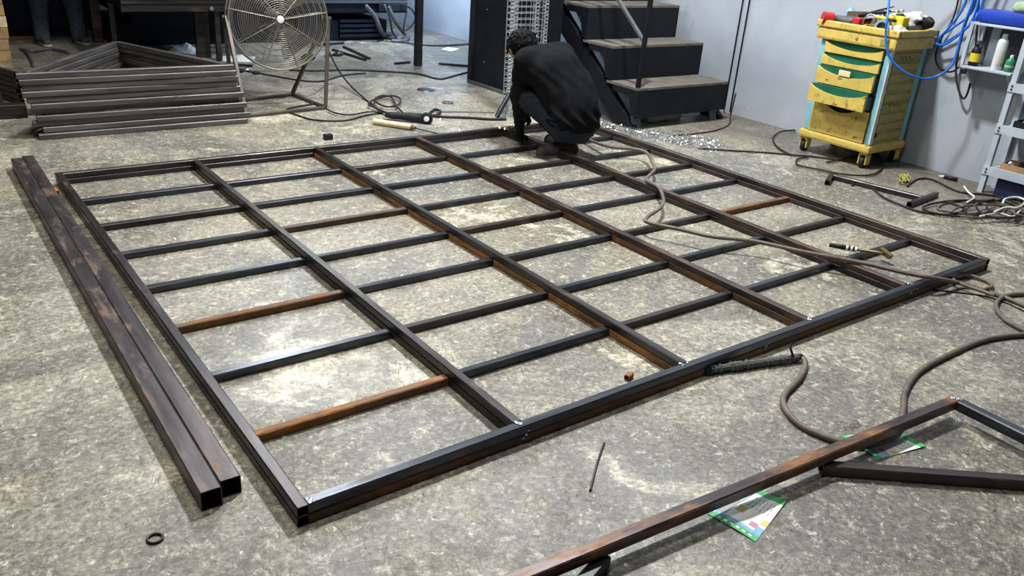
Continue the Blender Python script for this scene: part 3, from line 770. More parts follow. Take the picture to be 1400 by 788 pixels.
# top
top = MB(); top.cbox(TA0 - .035, TA1 + .03, TB0 - .035, TB1 + .035, .895, .985, .018); tp = top.build('top_tray', 'yellow', tb)
rim = MB()
rim.cbox(TA0 - .045, TA0 - .01, TB0 - .045, TB1 + .045, .985, 1.035, .010); rim.cbox(TA1 + .005, TA1 + .04, TB0 - .045, TB1 + .045, .985, 1.035, .010)
rim.cbox(TA0 - .04, TA1 + .04, TB0 - .045, TB0 - .01, .985, 1.035, .010); rim.cbox(TA0 - .04, TA1 + .04, TB1 + .01, TB1 + .045, .985, 1.035, .010)
rim.build('tray_rim', 'yellow', tb)
MB().box(TA0 - .0385, TA0 - .034, TB0 + .02, TB0 + .09, .92, .965).build('name_plate', 'olive', tb)
# drawers: bottom z, top z, pull-out
dz = [(.805, .893, .006), (.715, .800, .016), (.575, .710, .045), (.435, .570, .095)]
db0, db1 = TB0 + .055, TB1 - .055
for i, (z0, z1, po) in enumerate(dz):
    f0 = TA0 - po
    d = MB(); n = 14; gh = .042 if i < 2 else .05
    poly = [(db0, z0), (db1, z0), (db1, z1 - .012)]
    for k in range(n + 1):
        s = k / n; poly.append((db1 - .004 - (db1 - db0 - .008) * s, z1 - .012 - gh * math.sin(math.pi * s) ** .7))
    poly.append((db0, z1 - .012))
    d.prism(poly, 'x', f0 - .018, f0 + .004); dr = d.build('drawer', 'yellow', tb)
    g_ = MB(); g_.box(f0 + .003, f0 + .03, db0 + .004, db1 - .004, z0 + .02, z1 - .002); g_.build('grip', 'green', dr, label='green recessed grip')
    MB().box(f0 + .02, TA0 + .3, db0 + .006, db1 - .006, z0 + .01, z1 - .03).build('drawer_box', 'grey', dr)
    if i == 2: MB().cbox(f0 - .024, f0 - .012, (db0 + db1) / 2 - .05, (db0 + db1) / 2 + .05, z1 - .055, z1 - .012, .004).build('label_tab', 'cream', dr)
n = 14; poly = [(db0, .19), (db1, .19), (db1, .425)]
for k in range(n + 1):
    s = k / n
    poly.append((db1 - .10 - (db1 - db0 - .2) * s, .425 - .05 * math.sin(math.pi * s) ** .8))
poly.append((db0, .425))
dr = MB().prism(poly, 'x', TA0 - .012, TA0 + .01).build('cupboard_door', 'yellow', tb)
MB().box(TA0 + .009, TA0 + .02, db0 + .08, db1 - .08, .36, .43).build('grip_recess', 'hollow', dr)
# scribbled marks on the side panel
for k, (za, zb) in enumerate(((.84, .80), (.49, .47))):
    pts = [Vector((TA0 + .12 + .022 * i, TB0 + .003, za + .016 * math.sin(i * 2.1 + k) - .002 * i)) for i in range(10)]
    MB().sweep(spline(pts, 5), .0028, 4).build('scribble', 'grey', tb)
MB().lathe([(.02, 0), (.018, .012)], 12, (TA0 + .05, TB0 + .006, .26), (0, -1, 0)).build('lock', 'black', tb)
for a, b_ in ((TA0 + .03, TB0 + .03), (TA0 + .03, TB1 - .03), (TA1 - .03, TB0 + .03), (TA1 - .03, TB1 - .03)):
    fk = MB(); fk.cbox(a - .03, a + .03, b_ - .035, b_ - .024, .03, .12, .004); fk.cbox(a - .03, a + .03, b_ + .024, b_ + .035, .03, .12, .004); fk.cbox(a - .03, a + .03, b_ - .035, b_ + .035, .105, .122, .004)
    cs = fk.build('caster_fork', 'yellow', tb)
    MB().lathe([(.03, -.02), (.045, -.014), (.045, .014), (.03, .02)], 20, (a, b_, .045), (0, 1, 0)).build('wheel', 'rubber', cs, smooth='auto')

# things lying on the trolley (top surface z=.985)
TZ = .986
def on_top(s, r): return Vector((TA0 + .02 + (TA1 - TA0 - .04) * r, TB1 - .02 - (TB1 - TB0 - .04) * s, TZ))  # s: left->right along the front, r: front->wall
p = on_top(.02, .02) + Vector((0, 0, .045))
b = MB(); b.lathe([(.036, .075), (.050, .075), (.053, .0), (.050, -.006), (.044, -.006), (.044, .055), (.002, .055)], 18, p + Vector((.0, 0, .005)), (-.75, .65, .1)); b.build('red_cup', 'red', smooth='auto', label='red cup shaped cover lying at the left end of the trolley top', cat='cup')
p = on_top(.16, .08)
g1 = thing('power_grinder', p, 'dark grey power tool body lying along the trolley front edge', 'power tool')
MB().sweep(spline([p + Vector((0, .085, .06)), p + Vector((0, .0, .058)), p + Vector((0, -.07, .055)), p + Vector((0, -.10, .055))], 4), [.026, .028, .030, .032, .033, .035, .036, .038, .04, .040, .036, .034, .03], 10).build('housing', 'grey', g1, smooth=True)
MB().cbox(p.x - .035, p.x + .035, p.y - .16, p.y - .10, p.z + .012, p.z + .092, .012).build('gear_head', 'red', g1)
MB().lathe([(.05, 0), (.055, .01), (.05, .02)], 18, p + Vector((0, -.135, .0)), (0, 0, 1)).build('disc_guard', 'brassy', g1)
p = on_top(.22, .4)
yl = thing('yellow_level', p, 'yellow handled bar lying across the left of the trolley top', 'tool')
MB().bar(p + Vector((.02, .10, .10)), p + Vector((0, -.06, .115)), .03, .03).build('handle', 'brassy', yl); MB().bar(p + Vector((0, -.06, .115)), p + Vector((-.02, -.25, .15)), .012, .016).build('blade', 'chrome', yl)
MB().box(p.x - .03, p.x + .05, p.y - .02, p.y + .08, TZ, p.z + .088).build('pad', 'grey', yl)
p = on_top(.04, .5); MB().lathe([(.03, 0), (.034, .02), (.034, .11), (.02, .125), (.014, .14)], 14, p).build('blue_bottle', M['p_blue'], smooth='auto', label='small light blue bottle behind the red cup on the trolley', cat='bottle')
cl = thing('bar_clamp', on_top(.45, .3), 'dark steel clamp with red jaw in the middle of the trolley top', 'clamp')
p = on_top(.45, .3)
MB().bar(p + Vector((0, .12, .055)), p + Vector((.02, -.14, .10)), .02, .03).build('clamp_bar', 'steel', cl); MB().cbox(p.x - .03, p.x + .02, p.y + .05, p.y + .10, TZ, TZ + .09, .006).build('jaw', 'red', cl); MB().sweep([p + Vector((-.03, -.05, .03)), p + Vector((.06, -.09, .15))], .012, 8).build('screw', 'chrome', cl)
MB().box(p.x - .02, p.x + .02, p.y - .14, p.y - .10, TZ, TZ + .085).build('jaw', 'steel', cl)
p = on_top(.56, .06)
b = MB(); b.sweep([p + Vector((.02, .06 * math.cos(t), .066 + .06 * math.sin(t))) for t in np.linspace(0, 2 * math.pi, 24)[:-1]], .006, 6, closed=True); b.build('steel_hoop', 'chrome', smooth=True, label='thin metal hoop standing at the trolley front', cat='ring')
p = on_top(.60, .15); b = MB(); b.lathe([(.045, 0), (.055, .012), (.055, .05), (.025, .062), (.02, .1)], 16, p); b.build('cup_brush', 'brassy', smooth='auto', label='brassy round wire brush on the trolley front', cat='brush')
for k, (s, r_, m1, m2, lab) in enumerate(((.76, .06, 'brassy', 'p_blue', 'blue roll of tape with a gold rim at the trolley front'), (.70, .30, 'grey', 'grey', 'dark grey roll of tape behind the hoop on the trolley'))):
    p = on_top(s, r_) + Vector((0, 0, .052))
    t = thing('tape_roll', p - Vector((0, 0, .052)), lab, 'tape roll', 'tape rolls on the trolley')
    ax = Vector((-.85, -.35 + .5 * k, .1)).normalized()
    MB().lathe([(.035, -.025), (.05, -.025), (.05, .025), (.035, .025), (.035, -.024)], 22, p, ax).build('tape', m2, t, smooth='auto')
    MB().lathe([(.030, -.027), (.036, -.027), (.036, .027), (.030, .027), (.030, -.026)], 22, p, ax).build('core', m1, t, smooth='auto')
p = on_top(.80, .42); MB().cbox(p.x - .05, p.x + .04, p.y - .07, p.y + .06, TZ, TZ + .13, .012).build('yellow_box', M['yellow_label'], label='bright yellow box standing at the right of the trolley top', cat='box')
def lump(name, c, prims, mat, label, cat, h=.008, k=.02):
    P_ = [('c', np.array(c) + np.array(a), np.array(c) + np.array(b_), ra, rb) for a, b_, ra, rb in prims]
    lo = np.min([np.minimum(p[1], p[2]) - max(p[3], p[4]) - .03 for p in P_], axis=0); hi = np.max([np.maximum(p[1], p[2]) + max(p[3], p[4]) + .03 for p in P_], axis=0)
    lo[2] = max(lo[2], c[2] - .012)
    def fn(Q):
        d = blend(Q, P_, k) + .006 * np.sin(Q[:, 0] * 70) * np.sin(Q[:, 1] * 61 + 1) * np.sin(Q[:, 2] * 66)
        return np.maximum(d, c[2] + .001 - Q[:, 2])
    return body_mesh(name, fn, lo, hi, h, mat, None, label=label, cat=cat)
lump('work_glove', on_top(.90, .18), [((0, .05, .03), (0, -.03, .04), .035, .04), ((-.02, -.03, .03), (-.05, -.07, .03), .014, .012), ((0, -.03, .04), (-.02, -.09, .035), .014, .012), ((.02, -.03, .04), (.02, -.09, .04), .014, .011), ((.03, 0, .04), (.07, -.03, .05), .015, .012)], 'cloth', 'pale cloth work glove crumpled at the right end of the trolley top', 'glove')
lump('work_glove', on_top(.84, .75), [((0, .07, .10), (0, -.04, .13), .04, .045), ((-.02, -.04, .12), (-.05, -.10, .12), .015, .012), ((0, -.04, .13), (0, -.11, .14), .015, .012), ((0, .05, .05), (0, -.02, .05), .06, .05), ((.03, 0, .12), (.07, .04, .15), .016, .012)], 'cloth', 'white and dark glove heaped at the back of the trolley top', 'glove')
lump('black_glove', on_top(.62, .7), [((0, .09, .07), (0, -.06, .09), .05, .05), ((-.02, -.05, .09), (-.06, -.11, .10), .016, .013), ((0, -.05, .1), (0, -.13, .12), .016, .013), ((.02, .08, .09), (.05, .15, .1), .02, .014)], 'black', 'black glove heaped in the middle of the trolley top', 'glove')
lump('rag', on_top(.98, .55), [((0, .02, .03), (.03, -.02, .04), .04, .04), ((-.1, 0, .02), (.08, -.02, .03), .025, .02)], 'rubber', 'dark rag hanging at the right corner of the trolley top', 'rag')
p = on_top(.99, .12); MB().lathe([(.03, 0), (.045, .008), (.048, .02), (.044, .02), (.03, .01)], 18, p).build('white_lid', 'white', smooth='auto', label='small white lid on the right corner of the trolley top', cat='lid')  # a small white lid lying flat
p = on_top(.34, .65); sc_ = thing('screwdriver', p, 'long screwdriver with dark handle leaning over the trolley tools', 'screwdriver')
MB().sweep([p + Vector((0, .12, .02)), p + Vector((0, .02, .06))], [.017, .014], 8).build('handle', 'red', sc_, smooth=True); MB().sweep([p + Vector((0, .02, .06)), p + Vector((0, -.18, .14))], .005, 6).build('shaft', 'chrome', sc_)
lump('cable_heap', on_top(.47, .75), [((0, .08, .03), (0, -.08, .05), .05, .05), ((-.05, 0, .03), (.05, 0, .06), .05, .05)], 'cable_black', 'heap of black cable at the back of the trolley top', 'cable')

def two_part(name, label, cat, p, d, h0, h1, r0, r1, m0, m1, lens=(.11, .13)):
    t = thing(name, p, label, cat); d = Vector(d).normalized(); q0 = p + Vector((0, 0, h0)); q1 = q0 + d * lens[0] + Vector((0, 0, h1 - h0)) * .5; q2 = q1 + d * lens[1] + Vector((0, 0, h1 - h0)) * .5
    MB().sweep([q0, q0.lerp(q1, .2), q0.lerp(q1, .8), q1], [r0 * .8, r0, r0 * .9, r0 * .6], 8).build('handle', m0, t, smooth=True)
    MB().sweep([q1, q1.lerp(q2, .7), q2], [r1, r1, r1 * .6], 8).build('head', m1, t, smooth=True)
    return t
two_part('hammer', 'hammer with dark handle lying across the trolley tools', 'hammer', on_top(.30, .25), (.1, -1, 0), .10, .16, .015, .012, 'black', 'steel')
two_part('pliers', 'pliers with yellow grips at the middle of the trolley front', 'pliers', on_top(.63, .10), (.25, -1, 0), .115, .10, .014, .012, 'yellow_label', 'steel', (.09, .06))
two_part('file', 'long dark file sticking up at the left of the trolley pile', 'file', on_top(.12, .62), (-.2, -.9, 0), .05, .19, .016, .007, 'brassy', 'steel', (.10, .22))
two_part('torch', 'black torch lying at the back right of the trolley top', 'torch', on_top(.72, .92), (.0, -1, 0), .04, .09, .022, .028, 'black', 'grey', (.12, .05))
two_part('spanner', 'bright spanner laid over the black glove on the trolley', 'spanner', on_top(.50, .52), (-.1, -1, 0), .15, .17, .010, .014, 'chrome', 'chrome', (.14, .04))
lump('rag', on_top(.70, .55), [((0, .05, .03), (.02, -.05, .06), .04, .05), ((-.04, 0, .05), (.05, .03, .1), .03, .03)], 'cloth', 'grey white rag bunched behind the tape rolls on the trolley', 'rag')
lump('black_glove', on_top(.97, .80), [((0, .06, .06), (0, -.05, .10), .05, .045), ((0, -.05, .1), (-.03, -.10, .11), .016, .013), ((.0, .05, .1), (0, .09, .15), .018, .014)], 'black', 'black glove at the back right corner of the trolley top', 'glove')
# blue air hose hanging on the wall and over the trolley
cable('air_hose', [Vector((6.42, 3.02, 1.66)), Vector((6.36, 3.20, 1.52)), on_a(1222, -40, 6.12), on_a(1217, -8, 6.0), on_a(1213, 25, 5.89), on_a(1211, 50, 5.88), on_a(1214, 72, 5.88), on_a(1226, 90, 5.92), on_a(1247, 104, 6.0), on_a(1272, 107, 6.15), on_a(1298, 93, 6.22), on_a(1309, 68, 6.26), on_a(1316, 40, 6.27), on_a(1327, 10, 6.28), on_a(1340, -30, 6.34), Vector((6.41, 2.95, 1.70))], .0085, 'blue_hose', 'blue air hose looping down in front of the trolley side', 'hose')
cable('air_hose', [Vector((6.45, 2.92, 1.71)), on_a(1345, -40, 6.44), on_a(1330, 14, 6.44), on_a(1303, 38, 6.45), on_a(1279, 54, 6.46), on_a(1272, 60, 6.46), on_a(1282, 63, 6.45), on_a(1310, 47, 6.42), on_a(1330, 26, 6.40), on_a(1350, -30, 6.40), Vector((6.43, 2.90, 1.715))], .0085, 'blue_hose', 'blue air hose hanging in a long narrow loop on the wall right of the trolley', 'hose')
cable('air_hose', [Vector((6.42, 2.97, 1.69)), on_a(1338, -50, 6.36), on_a(1318, 8, 6.36), on_a(1300, 35, 6.37), on_a(1284, 52, 6.38), on_a(1281, 60, 6.38), on_a(1294, 60, 6.36), on_a(1322, 38, 6.34), on_a(1340, 14, 6.33), on_a(1356, -40, 6.35), Vector((6.40, 2.91, 1.70))], .0085, 'blue_hose', 'blue air hose of the inner coil beside the shelf', 'hose')
MB().sweep([(WALL_A, 2.94, 1.66), (6.40, 2.94, 1.655), (6.36, 2.94, 1.70), (6.37, 2.94, 1.76)], .012, 8).build('wall_hook', 'steel', smooth=True, label='steel wall hook carrying the blue air hoses above the shelf', cat='hook')
cable('wall_cable', [on_a(1318, -40, 6.49), on_a(1305, 20, 6.49), on_a(1286, 55, 6.49), on_a(1279, 78, 6.49), on_a(1286, 94, 6.49), on_a(1302, 98, 6.49), on_a(1318, 85, 6.49)], .007, 'cable_black', 'dark cable loop hanging on the wall behind the blue hoses')
cable('wall_cable', [on_a(1345, -30, 6.45), on_a(1318, 40, 6.46), on_a(1307, 100, 6.46), on_a(1318, 135, 6.46), on_a(1331, 90, 6.47), on_a(1340, -20, 6.47)], .008, 'cable_black', 'black cable loop hanging on the wall under the shelf')
# ================================================================== WALL SHELF AND RACK
sh = thing('wall_shelf', (6.42, 2.82, .82), 'pale two level steel shelf fixed to the wall beside the rack', 'shelf')
for z in (.82, 1.12): MB().cbox(6.30, 6.515, 2.63, 3.0, z, z + .018, .004).build('shelf_board', 'shelf', sh)
for a_, b_ in ((6.31, 2.985), (6.50, 2.985), (6.50, 2.64)): MB().box(a_ - .012, a_ + .012, b_ - .012, b_ + .012, .838, 1.12).build('upright', 'shelf', sh)
MB().box(6.508, 6.518, 2.64, 2.98, .838, 1.12).build('dark_back', 'grey', sh)  # dark grey back between the two boards
MB().box(6.49, 6.508, 2.86, 2.92, .838, 1.12).build('back_strap', 'shelf', sh)
for b_ in (2.66, 2.95): MB().prism([(6.33, .82), (6.51, .82), (6.51, .66)], 'y', b_, b_ + .012).build('bracket', 'shelf', sh)
MB().cbox(6.285, 6.305, 2.93, 2.97, .78, .815, .004).build('clip', 'black', sh)
p = Vector((6.36, 2.93, .838))
bt = thing('dark_bottle', p, 'black bottle with a yellow label on the lower wall shelf', 'bottle')
MB().lathe([(.03, 0), (.034, .005), (.034, .10), (.026, .125), (.012, .135), (.012, .155)], 16, p).build('bottle_body', 'black', bt, smooth='auto'); MB().lathe([(.015, .152), (.015, .175), (.012, .178)], 12, p).build('cap', 'grey', bt, smooth='auto'); MB().lathe([(.0345, .03), (.0348, .035), (.0348, .085), (.0345, .09)], 16, p).build('label_band', 'yellow_label', bt, smooth='auto')
p = Vector((6.37, 2.77, .838))
bt = thing('spray_can', p, 'tall white spray can in the middle of the lower wall shelf', 'spray can')
MB().lathe([(.033, 0), (.035, .004), (.035, .19), (.030, .205), (.018, .215)], 18, p).build('can', 'white', bt, smooth='auto'); MB().lathe([(.018, .214), (.018, .24), (.014, .245)], 12, p).build('cap', 'white', bt, smooth='auto')
for k in range(4):
    t = -2.6 + .35 * k; c = p + Vector((.0352 * math.cos(t), .0352 * math.sin(t), .035 + .012 * (k % 2)))
    MB().lathe([(.008, 0), (.008, .001)], 8, c, (math.cos(t), math.sin(t), 0)).build('print_mark', ['p_pink', 'p_ochre', 'p_green', 'p_pink'][k], bt)
p = Vector((6.36, 2.68, .838))
bt = thing('green_bottle', p, 'small green bottle at the right end of the lower wall shelf', 'bottle')
MB().lathe([(.026, 0), (.03, .005), (.03, .075), (.018, .09), (.012, .095)], 16, p).build('bottle_body', 'greenbottle', bt, smooth='auto'); MB().lathe([(.012, .094), (.012, .115)], 10, p).build('cap', 'white', bt, smooth='auto'); MB().lathe([(.0303, .03), (.0306, .032), (.0306, .045), (.0303, .047)], 16, p).build('label_band', 'pale_green', bt, smooth='auto')
bb = MB(); bb.cbox(6.295, 6.50, 2.58, 2.97, 1.139, 1.23, .03); bb.build('blue_tray', 'bluebin', smooth='auto', label='bright blue plastic tray on the upper wall shelf', cat='tray')
lump('green_cloth', Vector((6.38, 2.66, 1.231)), [((0, .08, .03), (0, -.1, .05), .04, .05), ((.04, .0, .06), (-.03, -.05, .08), .04, .03)], 'leafcloth', 'pale green cloth heaped on the blue tray', 'cloth', .012)
# rack
rk = thing('storage_rack', (6.4, 2.1, 0), 'pale blue steel storage rack at the right edge by the wall', 'rack')
for a_, b_ in ((6.275, 2.58), (6.275, 1.5), (6.49, 2.58), (6.49, 1.5)): MB().box(a_ - .018, a_ + .018, b_ - .018, b_ + .018, 0, 1.5).build('upright', 'shelf', rk)
for z in (.135, .435, .725):
    MB().box(6.25, 6.275, 1.48, 2.60, z, z + .06).build('front_beam', 'shelf', rk); MB().box(6.49, 6.512, 1.48, 2.60, z, z + .06).build('rear_beam', 'shelf', rk)
    MB().box(6.262, 6.505, 1.5, 2.57, z + .03, z + .045).build('rack_shelf', 'shelf', rk)
    for k in range(2): MB().lathe([(.006, 0), (.006, .005)], 8, (6.25, 2.575, z + .018 + .022 * k), (-1, 0, 0)).build('bolt', 'black', rk)
MB().cbox(6.29, 6.50, 2.1, 2.5, 0, .125, .012).build('navy_bin', 'navy', label='dark navy bin under the lowest rack shelf', cat='bin')
def tray(z, b0_, b1_, mat, label):
    t = thing('parts_tray', (6.38, (b0_ + b1_) / 2, z), label, 'tray')
    MB().box(6.29, 6.47, b0_, b1_, z, z + .008).build('bottom', mat, t)
    for x0, x1, y0, y1 in ((6.285, 6.292, b0_, b1_), (6.468, 6.475, b0_, b1_), (6.285, 6.475, b0_ - .007, b0_), (6.285, 6.475, b1_, b1_ + .007)): MB().box(x0, x1, y0, y1, z, z + .055).build('side', mat, t)
tray(.181, 2.1, 2.50, 'cardboard', 'brown cardboard tray of fittings on the lowest rack shelf')
tray(.481, 2.1, 2.50, 'black', 'black tray of parts on the middle rack shelf')
tray(.771, 2.1, 2.50, 'black', 'black tray on the top rack shelf')
k_ = 0
for z, nm in ((.19, 'lowest'), (.49, 'middle')):
    for i in range(7):
        x = 6.32 + .05 * (i % 3); y = 2.45 - .045 * i; zz = z + random.uniform(0, .02)
        mt = ['chrome', 'steel_brown', 'black', 'brassy', 'cream', 'grey', 'white'][i]
        b = MB(); ax = Vector((random.uniform(-1, 1), random.uniform(-1, 1), .3)).normalized()
        b.lathe([(.01, -.035), (.022, -.03), (.022, .005), (.014, .01), (.014, .035)], 8, (x, y, zz + .03), ax); b.build('pipe_fitting', mt, smooth='auto',
            label='%s fitting, %s from the front in the %s rack tray' % (['shiny', 'rusty', 'black', 'brass', 'cream', 'grey', 'white'][i], ['first', 'second', 'third', 'fourth', 'fifth', 'sixth', 'seventh'][i], nm), cat='fitting', group='fittings in the rack trays')
# ================================================================== H-SHAPED PIECE AND CABLES BY THE WALL
hp = thing('h_piece', fl(1200, 262), 'small H shaped steel piece lying on the floor before the trolley', 'steel piece')
e0, e1 = fl(1140, 242, .02), fl(1262, 272, .02)
tube('spine', e0, e1, .035, .035, 'steel', hp); dd = (e1 - e0).normalized(); nn = Vector((-dd.y, dd.x, 0))
tube('end_bar', fl(1131, 250, .02), e0 + Vector((.02, .03, 0)), .035, .035, 'steel', hp); tube('end_bar', fl(1243, 280, .02), fl(1280, 266, .02), .035, .035, 'steel', hp)
cable('floor_cable', flc([(955, 203), (1000, 206), (1050, 209), (1085, 212), (1110, 214), (1140, 218), (1170, 222)], .008), .007, 'cable_black', 'black cable running along the floor from the swarf to the trolley')
cable('floor_cable', flc([(1087, 178), (1068, 180), (1057, 188), (1062, 200), (1080, 211), (1105, 214), (1090, 218), (1092, 226), (1120, 232), (1150, 238), (1185, 240), (1204, 232), (1205, 218), (1195, 210), (1165, 215), (1130, 222)], .014), .007, 'cable_black', 'black cable looped around the front wheels of the trolley')
cable('floor_cable', flc([(1165, 254), (1170, 250), (1190, 256), (1205, 268), (1225, 278), (1260, 290), (1300, 293), (1318, 285), (1290, 275)], .008), .007, 'cable_black', 'thin black cable around the H shaped piece')
cable('floor_cable', flc([(1240, 255), (1255, 245), (1275, 246), (1310, 262), (1345, 266), (1370, 270), (1400, 282)], .008), .007, 'cable_black', 'dark cable arching from the yellow tangle to the rack foot')
for k in range(7):
    cx, cy = 1325 + 14 * k - 20 * (k % 2), 283 + 2.0 * (k % 4) ; rx, ry = 42 - 3 * k + 14 * (k % 2), 9 + 2 * (k % 3)
    pts = [fl(cx + rx * math.cos(t + k) * (1 + .08 * math.sin(3 * t + k)), cy + ry * math.sin(t + k), .008 + .009 * k + .003 * math.sin(5 * t)) for t in np.linspace(0, 5.6, 16)]
    cable('coiled_cable', pts, .0075, 'cable_black' if k % 3 else 'cable_grey', 'dark cable loop, %s in the heap before the rack' % ['lowest', 'second', 'third', 'fourth', 'fifth', 'sixth', 'topmost'][k], group='cables heaped before the rack')
cable('white_cable', [fl(u, v, .07) for u, v in ((1371, 278), (1375, 272), (1390, 270), (1402, 275), (1392, 284), (1375, 284), (1360, 290))], .008, 'cable_white', 'white cable loop on top of the dark cable heap')
cable('white_cable', [fl(u, v, .05) for u, v in ((1410, 280), (1395, 288), (1385, 296), (1365, 292), (1340, 296))], .007, 'cable_white', 'white cable end lying across the right of the heap')
cable('white_cable', [fl(u, v, .03) for u, v in ((1318, 255), (1324, 263), (1332, 270), (1322, 277))], .007, 'cable_white', 'short white cable end left of the rack foot')
pts = [fl(1237 + 8 * math.sin(2.3 * t) * math.cos(t), 243 + 5 * math.sin(3.1 * t), .01 + .012 * (1 + math.sin(1.7 * t))) for t in np.linspace(0, 14, 50)]
b = MB(); b.sweep(spline(pts, 3), .0035, 5); b.build('yellow_string', paint('faded_yellow_string', (0.36, 0.31, 0.07), 0.7), smooth=True, label='tangle of yellow string on the floor right of the trolley', cat='string')
mk = thing('marker_pen', fl(1297, 243), 'dark cutter with a white tip on the floor by the wall', 'cutter')
MB().sweep([fl(1291, 242, .016), fl(1309, 246, .016)], [.014, .016], 8).build('barrel', 'black', mk, smooth=True); MB().sweep([fl(1291, 242, .016), fl(1283, 240.5, .012)], [.013, .004], 8).build('tip', 'white', mk, smooth=True)
# ================================================================== WELDING HOSES ACROSS THE FRAME
ZB = FH + .013
main = [(796, 186, .05), (812, 194, .06), (835, 201, ZB), (868, 204, ZB), (884, 209, ZB), (892, 222, ZB), (895, 232, ZB), (884, 246, ZB), (900, 256, ZB), (907, 272, ZB), (903, 284, ZB), (884, 298, ZB), (888, 305, ZB), (930, 314, ZB), (975, 324, ZB), (1030, 330, ZB), (1100, 345, ZB), (1180, 360, ZB), (1240, 374, ZB), (1280, 381, ZB), (1318, 389, .02), (1360, 402, .012), (1405, 420, .012), (1450, 440, .012)]
far_right = [Vector((5.0, 1.35, .012)), Vector((5.7, 1.15, .012)), Vector((6.2, 1.3, .012))]
cable('welding_hose', [fl(*q) for q in main] + far_right, .0115, 'cable_grey', 'long brownish hose winding over the grid frame from the welder', 'hose')
cable('welding_hose', [fl(u, v, z) for u, v, z in ((1360, 404, .034), (1330, 394, .03), (1306, 385, .03), (1304, 379, .03), (1325, 377, .016), (1350, 385, .013), (1356, 392, .016), (1345, 396, .036))], .0095, 'cable_grey', 'short hose loop lying by the right corner of the grid frame', 'hose')
cable('floor_hose', [Vector((6.1, .95, .012)), Vector((5.3, 1.12, .012)), Vector((4.7, 1.42, .012))] + [fl(u, v, .012) for u, v in ((1450, 400), (1405, 402), (1378, 404), (1364, 412), (1363, 424), (1378, 440), (1405, 454), (1440, 468))] + [Vector((4.2, .95, .012)), Vector((4.8, .6, .012))], .012, 'cable_grey', 'hose bend on the floor at the right edge', 'hose')
cable('floor_hose', [fl(u, v, z) for u, v, z in ((1098, 490, .02), (1101, 500, .013), (1093, 518, .013), (1073, 540, .013), (1073, 558, .013), (1095, 582, .013), (1140, 602, .013), (1180, 608, .015), (1210, 602, .015), (1229, 585, .015), (1235, 560, .013), (1238, 535, .013), (1257, 508, .013), (1300, 484, .013), (1350, 464, .013), (1410, 457, .013), (1450, 455, .013))] + [Vector((4.3, 1.15, .03)), Vector((5.0, .75, .013)), Vector((5.8, .7, .013))], .0125, 'cable_grey', 'grey hose snaking under the foreground corner frame', 'hose')
cable('thin_wire', [fl(u, v, .004) for u, v in ((1262, 395), (1300, 399), (1340, 404), (1370, 412), (1405, 428))], .004, 'cable_black', 'thin dark wire beside the right corner of the frame')
# braided handle at the hose end
hd = thing('braided_sleeve', fl(1030, 497), 'fuzzy grey braided sleeve ending the hose below the frame', 'sleeve')
s0, s1 = fl(968, 506, .02), fl(1090, 489, .02); N = 40; b = MB(); pts = [s0.lerp(s1, i / N) for i in range(N + 1)]
b.sweep(pts, [.017 + .003 * math.sin(i * 2.7) + random.uniform(-.0025, .0025) for i in range(N + 1)], 10); b.build('braid', paint('braid_weave', (0.09, 0.095, 0.09), 0.8, 0, 0.9, 160, bump=1.0), hd)
MB().sweep([s0 + (s0 - s1).normalized() * .02, s0 + (s1 - s0).normalized() * .012], [.018, .02], 10).build('end_cap', 'black', hd)
MB().sweep([s1, s1 + (s1 - s0).normalized() * .02, fl(1098, 490, .02)], [.016, .014, .0125], 10).build('ferrule', 'black', hd)
MB().sweep([s1 + Vector((-.03, .0, .01)), s1 + Vector((-.035, .02, .045)), s1 + Vector((-.02, .03, .06))], .005, 5).build('wire_tie', 'black', hd)
# electrode holder lying over a rung
eh = thing('electrode_holder', fl(1180, 345, RW), 'electrode holder with black grip lying across a rung of the frame', 'electrode holder')
z_ = RW + .018
MB().sweep([fl(1134, 335, z_), fl(1152, 338, z_), fl(1170, 341.5, z_)], [.012, .0145, .012], 10).build('grip', 'black', eh, smooth=True)
for k in range(3): MB().lathe([(.0145, -.006), (.0152, 0), (.0145, .006)], 12, fl(1158 + 6 * k, 339.5 + 1.1 * k, z_), fl(1170, 341.5, z_) - fl(1134, 335, z_)).build('white_band', 'white', eh)
MB().sweep([fl(1170, 341.5, z_), fl(1200, 345, z_), fl(1208, 348, z_)], [.008, .007, .01], 8).build('shank', 'brassy', eh, smooth=True)
MB().bar(fl(1204, 341, z_ + .01), fl(1218, 352, z_ - .01), .03, .025).build('jaw', 'brassy', eh)
# rusty filings by the foreground frame
def litter(name, pts, size, mat, label, cat, zmax=.01, flatten=.4):
    b = MB()
    for p in pts:
        s = size * random.uniform(.5, 1.3); q = [Vector((random.uniform(-1, 1) * s, random.uniform(-1, 1) * s, random.uniform(0, 1) * s * flatten)) for _ in range(4)]
        z0 = random.uniform(0, zmax); b.add([p + v + Vector((0, 0, z0)) for v in q], [(0, 1, 2), (0, 2, 3), (0, 3, 1), (1, 3, 2)])
    return b.build(name, mat, kind='stuff', label=label, cat=cat)
litter('rusty_filings', [fl(1167 + random.gauss(0, 9), 584 + random.gauss(0, 2.5)) for _ in range(60)], .006, 'steel_rust', 'scatter of rusty filings behind the foreground bar', 'filings')
sw = []
for _ in range(1700):
    t = random.random(); u = 815 + 165 * t + random.gauss(0, 7); v = 168 + 32 * t ** .75 + random.gauss(0, 1.5 + 3.5 * t); q = fl(u, v)
    if q.x > A[5] + .05: sw.append(q)
litter('metal_swarf', sw, .013, 'swarf', 'band of glittering metal swarf between the frame and the stairs', 'swarf', .012, 1.0)
gr = []
for _ in range(700):
    u = random.uniform(0, 1400); v = random.uniform(60, 780); q = fl(u, v)
    if q.x < 6.4: gr.append(q)
litter('floor_grit', gr, .004, 'cable_grey', 'loose dark grit scattered over the concrete', 'grit', 0.0, .5)
gr = []
